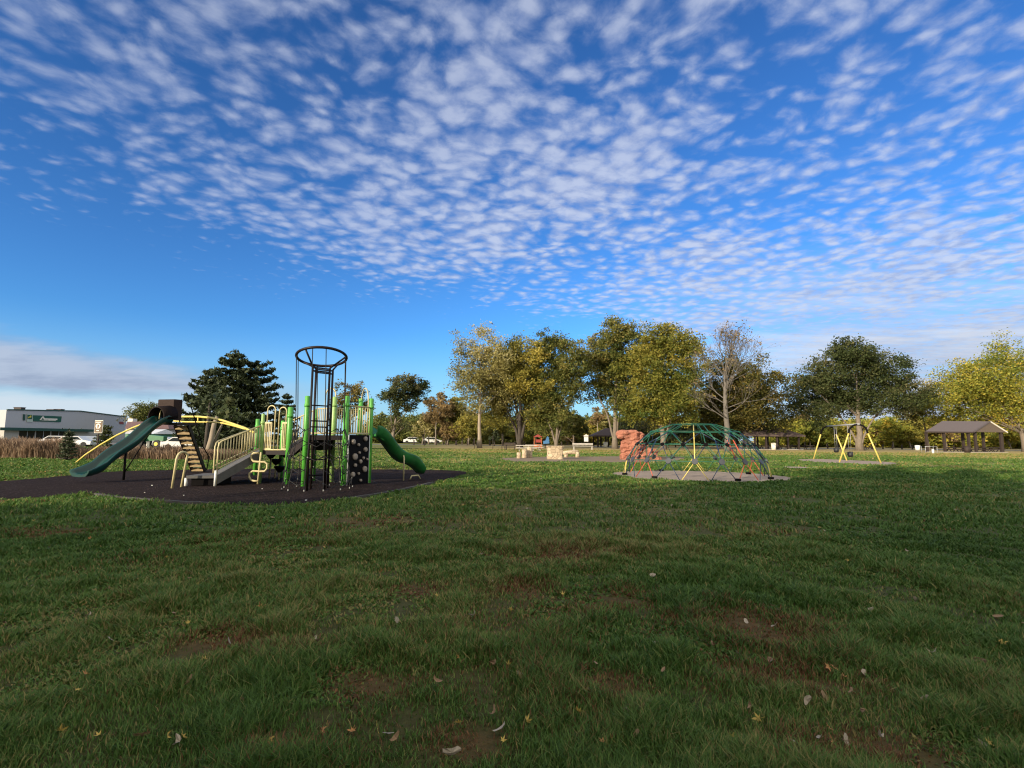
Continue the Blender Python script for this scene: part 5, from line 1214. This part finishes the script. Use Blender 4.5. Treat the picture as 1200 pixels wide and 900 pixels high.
# low stone arch beside it
p0, p1 = G(663.5, 536), G(676, 536); z1 = D(668, 528.8, p0.y).z
root = thing('stone_arch', 'low tan stone log bridge lying beside the square block', 'stone bench', (p0 + p1) / 2)
MB().tube([V3(p0 + Vector((-.3, 0, 0)), z1 * .72), V3(p0.lerp(p1, .4), z1 * .84), V3(p1, z1 * .9), V3(p1 + Vector((.1, 0, 0)), z1 * .6)], [.17, .18, .19, .17], 10).build('log', Mt['stone'], root)
MB().tube([V3(p1 + Vector((.05, -.1, 0)), 0), V3(p1 + Vector((.05, -.1, 0)), z1 * .85)], [.2, .16], 9).build('leg', Mt['stone'], root)
MB().tube([V3(p0, 0), V3(p0, z1 * .7)], [.2, .16], 9).build('leg', Mt['stone'], root)

# picnic tables and benches
def picnic(px, depth, label, mt='concrete', L_=2.4, rz=0.0, group=None):
    b = gbase(px, depth); root = thing('picnic_table', label, 'picnic table', b, group); rt = Matrix.Rotation(rz, 3, 'Z'); T = lambda x, y, z: b + rt @ Vector((x, y, z))
    M_ = Mt[mt]
    MB().box(T(0, 0, .76), (L_, .78, .09), rz).build('tabletop', M_, root)
    for s__ in (-1, 1): MB().box(T(0, .72 * s__, .46), (L_, .3, .08), rz).build('bench_seat', M_, root)
    for s__ in (-1, 1):
        x = s__ * L_ * .33
        MB().beam(T(x, -.55, 0), T(x, .1, .72), .09, .1).beam(T(x, .55, 0), T(x, -.1, .71), .085, .1).beam(T(x, -.72, .40), T(x, .72, .40), .08, .07).build('leg', M_, root)
    return root
picnic(617, 66, 'pale picnic table behind the stepping stumps', L_=2.6); picnic(601, 72, 'dark picnic table partly behind the pale one', 'wood_dark', 2.4); picnic(626, 71, 'grey picnic table behind the tallest stump', L_=2.2, rz=.2)
def bench(px0, px1, pyt, depth, label, mt='concrete'):
    a_, b_ = D(px0, pyt, depth), D(px1, pyt, depth); root = thing('park_bench', label, 'bench', (a_.x, depth, 0)); a_.z = b_.z = .55 if depth < 70 else .6
    MB().box((a_ + b_) / 2, ((b_ - a_).length, .45, .09)).build('seat', Mt[mt], root)
    MB().box((a_ + b_) / 2 + Vector((0, .24, .3)), ((b_ - a_).length, .06, .22)).build('backrest', Mt[mt], root)
    for c in (a_.lerp(b_, .06), a_.lerp(b_, .94)): MB().box(V3(c, .25), (.12, .4, .5)).build('leg', Mt[mt], root)
bench(671, 695, 521, 78, 'long pale bench between the stone bridge and the salmon rock'); bench(591, 604, 523, 76, 'dark bench beside the pale picnic tables', 'wood_dark')
# orange and red play panel, blue spring toy
b = gbase(630.5, 88); root = thing('play_hut', 'orange and red toddler play hut between two trunks', 'play hut', b); s_ = 88 / FPX
for dx_ in (-.6, .6): MB().box(b + Vector((dx_, 0, 1.0)), (.12, .12, 2.0)).build('post', Mt['orange'], root)
MB().box(b + Vector((0, 0, .45)), (1.1, .08, .5)).build('panel', Mt['orange'], root)
MB().box(b + Vector((.1, .3, 1.25)), (.9, .5, .5)).build('upper_panel', Mt['red'], root)
MB().prism([b + Vector((-.8, -.4, 1.9)), b + Vector((.8, -.4, 1.9)), b + Vector((0, -.4, 2.35))], (0, .9, 0)).build('roof', Mt['red'], root)
b = gbase(640, 95); root = thing('spring_toy', 'small blue toy on a post beside the orange play hut', 'toy', b)
MB().tube([b, b + Vector((0, 0, .7))], .09, 8).build('spring', Mt['black'], root); MB().prism([b + Vector((-.5, -.15, .7)), b + Vector((.6, -.15, .8)), b + Vector((.5, -.15, 1.9)), b + Vector((.2, -.15, 2.1)), b + Vector((-.1, -.15, 1.3)), b + Vector((-.5, -.15, 1.2))], (0, .3, 0)).build('body', Mt['blue'], root)
tree('dark rounded bush standing in front of the wood', gbase(580, 112), [lob(580, 513, 6, 9, 112)], Lf['conifer'], 500, .4, .15, bark='bark_dark', n_cl=12, n_limb=5, seed=401, name='bush', cat='bush')

# ------------------------------------------------------------------ shelters
def hip_shelter(px0, px1, pyr, pye, depth, dep, label, nposts):
    a_ = D(px0, pye, depth); b_ = D(px1, pye, depth); zr_ = D((px0 + px1) / 2, pyr, depth + dep / 2).z; wdt = b_.x - a_.x
    root = thing('picnic_shelter', label, 'shelter', ((a_.x + b_.x) / 2, depth + dep / 2, 0)); ze = (a_.z + b_.z) / 2
    P = [(a_.x, depth, ze), (b_.x, depth, ze), (b_.x, depth + dep, ze), (a_.x, depth + dep, ze)]; rin = min(dep / 2, wdt / 2) * .95
    Rr = [(a_.x + rin, depth + dep / 2, zr_), (b_.x - rin, depth + dep / 2, zr_)]
    mb = MB(); mb.add(P + Rr + [(x, y, z - .22) for x, y, z in P], [(0, 1, 5, 4), (1, 2, 5), (2, 3, 4, 5), (3, 0, 4), (0, 6, 7, 1), (1, 7, 8, 2), (2, 8, 9, 3), (3, 9, 6, 0), (6, 9, 8, 7)]); mb.build('roof', Mt['shingle'], root)
    for r_ in range(2):
        y = depth + .7 + r_ * (dep - 1.4)
        for i in range(nposts):
            x = a_.x + .9 + (wdt - 1.8) * i / (nposts - 1); MB().box((x, y, (ze - .2) / 2), (.28, .28, ze - .2)).build('post', Mt['wood_dark'], root)
    MB().box(((a_.x + b_.x) / 2, depth + dep / 2, .04), (wdt - .6, dep - .6, .08)).build('slab', Mt['concrete'], root)
    return (a_.x + b_.x) / 2, wdt, ze
hip_shelter(868, 944, 497, 510, 96, 9, 'wide hip roofed picnic shelter half under the bronze tree', 6)
hip_shelter(696, 734, 501.5, 510.3, 104, 7, 'small dark hip roofed shelter behind the salmon rock', 4)
d_ = 86; a_ = D(1084, 505.6, d_); b_ = D(1183, 505.2, d_); dep = 7.5
root = thing('picnic_shelter', 'gable roofed picnic shelter with a grey purple roof beside the yellow green tree', 'shelter', ((a_.x + b_.x) / 2, d_ + 3, 0))
ze = a_.z; zr_ = D(1140, 494.5, d_ + dep / 2).z
xa, xb = a_.x, b_.x; gl = xa + (xb - xa) * .48       # the ridge runs along, a gable end turned to the viewer's right
q0 = Vector((xa, d_, ze)); q1 = Vector((D(1140, 505, d_).x, d_, ze)); gd = Vector((xb - q1.x + 2.3, 3.0, 0)); along = (q1 - q0)
apex1 = q1 + gd * .5 + Vector((0, 0, zr_ - ze)); q2 = q1 + gd; apex0 = apex1 - along; q3 = q2 - along
mb = MB(); mb.add([q0, q1, apex1, apex0, q2, q3], [(0, 1, 2, 3), (3, 2, 4, 5), (0, 5, 4, 1)]); gro = mb.build('roof', Mt['metalroof'], root); sol = gro.modifiers.new('thick', 'SOLIDIFY'); sol.thickness = .10; sol.offset = 0
mb = MB(); nv_ = gd.cross(Vector((0, 0, 1))).normalized(); nv_ = nv_ if nv_.y < 0 else -nv_
mb.prism([q1 + nv_ * .05, q2 + nv_ * .05, apex1 + nv_ * .05 - Vector((0, 0, .05))], nv_ * .06); mb.build('gable', Mt['gable'], root)
for s0_, s1_ in ((q1, apex1), (apex1, q2)): MB().beam(s0_ + nv_ * .16, s1_ + nv_ * .16, .12, .2).build('barge_board', Mt['signwhite'] if s1_ is q2 else Mt['metalroof'], root)
MB().beam(q0 + Vector((0, -.08, -.1)), q1 + Vector((0, -.08, -.1)), .1, .22).build('fascia', Mt['wood_dark'], root)
for p in (q0 + along * .05, q0 + along * .42, q0 + along * .93, q1 + gd * .10, q1 + gd * .86, q3 + along * .08, q3 + along * .52, q3 + along * .92):
    MB().box(V3(p + Vector((0, .3, 0)), (ze - .02) / 2), (.32, .32, ze - .02)).build('post', Mt['wood_dark'], root)
c = (q0 + q2) / 2; mb = MB(); mb.prism([V3(q0, 0), V3(q1, 0), V3(q2, 0), V3(q3, 0)], (0, 0, .07)); mb.build('slab', Mt['concrete'], root)
for i, (px, dd_, rz) in enumerate(((882, 99, 0), (893, 100, .1), (915, 99, 0), (926, 101, 0), (1110, 88, .1), (1126, 89, 0), (1150, 89, .2), (985, 112, 0), (1012, 110, .2), (1160, 92, 0), (714, 106, 0), (944, 100, 0))):
    picnic(px, dd_, ['dark picnic table under the wide shelter, by its first posts', 'dark picnic table under the wide shelter beside the white bin', 'dark picnic table in the middle of the wide shelter', 'dark picnic table under the far end of the wide shelter', 'dark picnic table under the gable shelter beside its stout post',
                     'dark picnic table under the centre of the gable shelter', 'dark picnic table under the gable end', 'dark picnic table behind the swing set frame', 'dark picnic table beside the oak trunk', 'dark picnic table at the back of the gable shelter', 'dark picnic table under the small hip shelter', 'dark picnic table outside the wide shelter'][i], 'wood_dark', 1.9, rz)
def bin_(px, depth, label, mt, h=1.1, r_=.38):
    b = gbase(px, depth); root = thing('rubbish_bin', label, 'bin', b)
    MB().tube([b, b + Vector((0, 0, h * .9))], [r_ * .9, r_], 14).build('drum', Mt[mt], root); MB().tube([b + Vector((0, 0, h * .9)), b + Vector((0, 0, h * .95)), b + Vector((0, 0, h))], [r_ * 1.08, r_ * 1.05, r_ * .5], 14).build('lid', Mt[mt], root)
bin_(903.5, 94.5, 'white bin standing in front of the wide shelter', 'signwhite', 1.25, .42); bin_(1087.5, 76, 'small white bin on the dry grass before the gable shelter', 'white', .6, .15); bin_(1070, 105, 'white bin by the far lane beside the oak', 'white', 1.0, .45)
bin_(709, 101, 'pale bin before the small hip shelter', 'signwhite', 1.1, .4)
bin_(1127, 84.6, 'dark bin beside the stout post of the gable shelter', 'wood_dark', 1.1, .4)
# frame of a low goal / rack on the dry grass
for k_, (px, dd_) in enumerate(((1079, 77), )):
    b = gbase(px, dd_); root = thing('pipe_rack', 'low grey pipe rack on the dry grass before the gable shelter', 'rack', b)
    for x in (0, 1.7): MB().tube([b + Vector((x, 0, 0)), b + Vector((x, 0, 1.0)), b + Vector((x, .7, 1.0)), b + Vector((x, .7, 0))], .03, 7).build('frame', Mt['galv'], root)
    MB().tube([b + Vector((0, 0, .98)), b + Vector((1.7, 0, .98))], .03, 7).build('bar', Mt['galv'], root)
# white notice board house far between the trunks
b = gbase(686.5, 128); root = thing('notice_board', 'small white roofed notice board far off between the trees', 'notice board', b)
MB().box(b + Vector((0, 0, 1.7)), (1.0, .2, 1.3)).build('board', Mt['carwhite'], root); MB().prism([b + Vector((-.7, -.4, 2.35)), b + Vector((.7, -.4, 2.35)), b + Vector((0, -.4, 2.8))], (0, .8, 0)).build('roof', Mt['signwhite'], root)
for x in (-.4, .4): MB().box(b + Vector((x, 0, .55)), (.1, .1, 1.1)).build('leg', Mt['wood_dark'], root)
# posts along the lane
def bollard(px, depth):
    b = gbase(px, depth); o = MB().tube([b, b + Vector((0, 0, .95)), b + Vector((0, 0, 1.05))], [.15, .14, .06], 7, smooth=False).build('bollard', Mt['wood_dark'], loc=b); return o
proto = bollard(487, 117.5); tag(proto, 'short dark wooden post along the park road', 'post', 'wooden posts along the park road')
for px in [500, 513, 524, 536, 549, 560, 575, 590, 604, 626, 641, 658, 680, 742, 790, 955, 966, 978, 1018, 1030, 1041, 1052, 1064, 1090, 1112, 1140, 1168, 1195]:
    o = copy_tree(proto); o.location = gbase(px, 117.5 - (px - 480) / 720 * 5.5)
# thin guide posts in the dry grass near the pale trunk
for px, dd_, hh, lb in ((557, 80, 1.6, 'thin dark stake just beside the pale tan trunk'), (578.5, 78, 2.0, 'thin dark stake behind the dark bench'), (589, 70, 2.2, 'tall thin stake before the picnic tables'), (499, 100, 3.4, 'bare young trunk like pole by the far lot')):
    b = gbase(px, dd_); o = MB().tube([b, b + Vector((0, 0, hh))], .05, 6).disc(b + Vector((0, 0, hh)), (0, 0, 1), .065, .05, 6).build('stake', Mt['wood_dark'], loc=b); tag(o, lb, 'stake')

# ------------------------------------------------------------------ fallen leaves
def maple(seed):
    rr = random.Random(seed); pts = []
    for i, ln in enumerate((.62, .9, 1.0, .9, .62)):
        a_ = R(90 - 128 + 64 * i); w_ = R(15)
        pts += [(math.cos(a_ - w_) * ln * .62, math.sin(a_ - w_) * ln * .62), (math.cos(a_) * ln * rr.uniform(.9, 1.1), math.sin(a_) * ln * rr.uniform(.9, 1.1)), (math.cos(a_ + w_) * ln * .62, math.sin(a_ + w_) * ln * .62)]
        if i < 4: a2 = a_ + R(32); pts.append((math.cos(a2) * .30, math.sin(a2) * .30))
    return pts + [(0, -.22)]
def oval(seed):
    rr = random.Random(seed); w_ = rr.uniform(.85, 1.5); return [(.42 * w_ * math.cos(a_) * rr.uniform(.85, 1.1), 1.0 * math.sin(a_)) for a_ in np.linspace(0, 6.283, 11)[:-1]]
def leafmesh(pts, curl, mt, seed):
    rr = random.Random(seed); mb = MB(); c = (0, 0, .02); V_ = [c] + [(x, y, curl * (x * x + y * y) * rr.uniform(.5, 1.3) + .01) for x, y in pts]; n = len(pts)
    mb.add(V_, [(0, 1 + i, 1 + (i + 1) % n) for i in range(n)]); 
    mb.tube([(0, -.1, .015), (.05, -.55, .08), (.12, -1.0, .12)], .025, 4)
    return mb
lm = dict(y=mat('yellow dry leaf', (0.46, 0.32, 0.07), .7, .25, 3), b=mat('brown dry leaf', (0.22, 0.135, 0.07), .75, .3, 3), p=mat('pale dry leaf', (0.34, 0.28, 0.21), .7, .2, 3), o=mat('orange brown dry leaf', (0.36, 0.17, 0.05), .7, .3, 3))
protos = {}
LSC = 0.74
for k_, mk, curl in (('y', 'maple', .35), ('b', 'oval', .5), ('p', 'oval', .55), ('o', 'maple', .45)):
    for v_ in range(5):
        protos[(k_, v_)] = leafmesh(maple(v_ + 3) if mk == 'maple' else oval(v_ + 5), curl * (.4 + .45 * v_), lm[k_], v_)
words = dict(y='small yellow lobed leaf lying in the grass', b='curled brown leaf lying in the grass', p='pale dried leaf lying in the grass', o='orange brown lobed leaf lying in the grass')
special = [(586, 863, 'p', .075, 'pale tan leaf with a yellow edge near the bottom of the lawn'), (530, 889, 'p', .085, 'large pale curled leaf at the very front edge of the grass'), (210, 879, 'p', .06, 'white leaf standing upright in the front grass'),
           (413, 862, 'o', .06, 'orange leaf in the thick front grass below the bare patch'), (717, 876, 'y', .055, 'bright yellow lobed leaf at the front of the lawn'), (983, 764, 'p', .10, 'large pale flat leaf beside the reddish bare patch'),
           (866, 771, 'p', .07, 'white leaf on the reddish bare patch'), (945, 832, 'p', .06, 'white narrow leaf in the dark grass below the bare patch'), (1174, 762, 'y', .075, 'bright yellow leaf among brown ones beside the bare patch'), (858, 870, 'y', .05, 'orange yellow leaf by the front bare soil'),
           (1159, 882, 'y', .055, 'vivid yellow leaf low in the grass corner'), (370, 760, 'p', .07, 'broad pale leaf lying flat mid lawn'), (583, 748, 'b', .08, 'grey brown curled leaf mid lawn'), (581, 787, 'b', .075, 'dull brown leaf standing on edge mid lawn'),
           (305, 717, 'o', .08, 'orange brown leaf in the dim grass before the ramp'), (630, 780, 'y', .06, 'yellow leaf caught on grass mid lawn'), (736, 842, 'p', .06, 'white leaf tip poking from tall grass'), (1012, 797, 'p', .07, 'tan leaf among dark weeds'), (1149, 780, 'b', .085, 'pale brown leaf beside the yellow one'), (971, 792, 'o', .07, 'orange scrap of leaf beside the bare patch')]
leafset = set()
def put_leaf(px, py, k_, size, label, group=None):
    v_ = random.randrange(5); key = (k_, v_)
    p = G(px, py); 
    if key in leafset and group: o = protos[('obj',) + key].copy(); COL.objects.link(o)
    else:
        o = protos[key].build('fallen_leaf', lm[k_])
        if not group: pass
        else: protos[('obj',) + key] = o; leafset.add(key)
    o.location = (p.x, p.y, random.uniform(.025, .06)); o.scale = (size * LSC,) * 3
    o.rotation_euler = (random.gauss(0, .65), random.gauss(0, .65), random.random() * 6.28)
    if 'group' in o: del o['group']
    tag(o, label, 'leaf', group)
for px, py, k_, sz, lb in special: put_leaf(px, py, k_, sz * .78, lb)
nl = 0
while nl < 290:
    dd_ = 2.9 + 24 * random.random() ** 1.7; x = random.uniform(-.95, .98) * dd_
    if x / dd_ < -.1 and random.random() < .5: continue
    if any(inside(zp, np.array([x]), np.array([dd_]))[0] for zp in ZONES): continue
    px = 600 + x / dd_ * FPX * .98; dv = Vector((x, dd_, -CAMH)); fz = dv.dot(f0); px = 600 + FPX * dv.dot(CR) / fz; py = 450 - FPX * dv.dot(CU) / fz
    k_ = random.choice('ypbpboby'); put_leaf(px, py, k_, random.uniform(.03, .055) * (1.15 if dd_ > 12 else 1), words[k_], {'y': 'yellow fallen leaves', 'b': 'brown fallen leaves', 'p': 'pale fallen leaves', 'o': 'orange brown fallen leaves'}[k_]); nl += 1
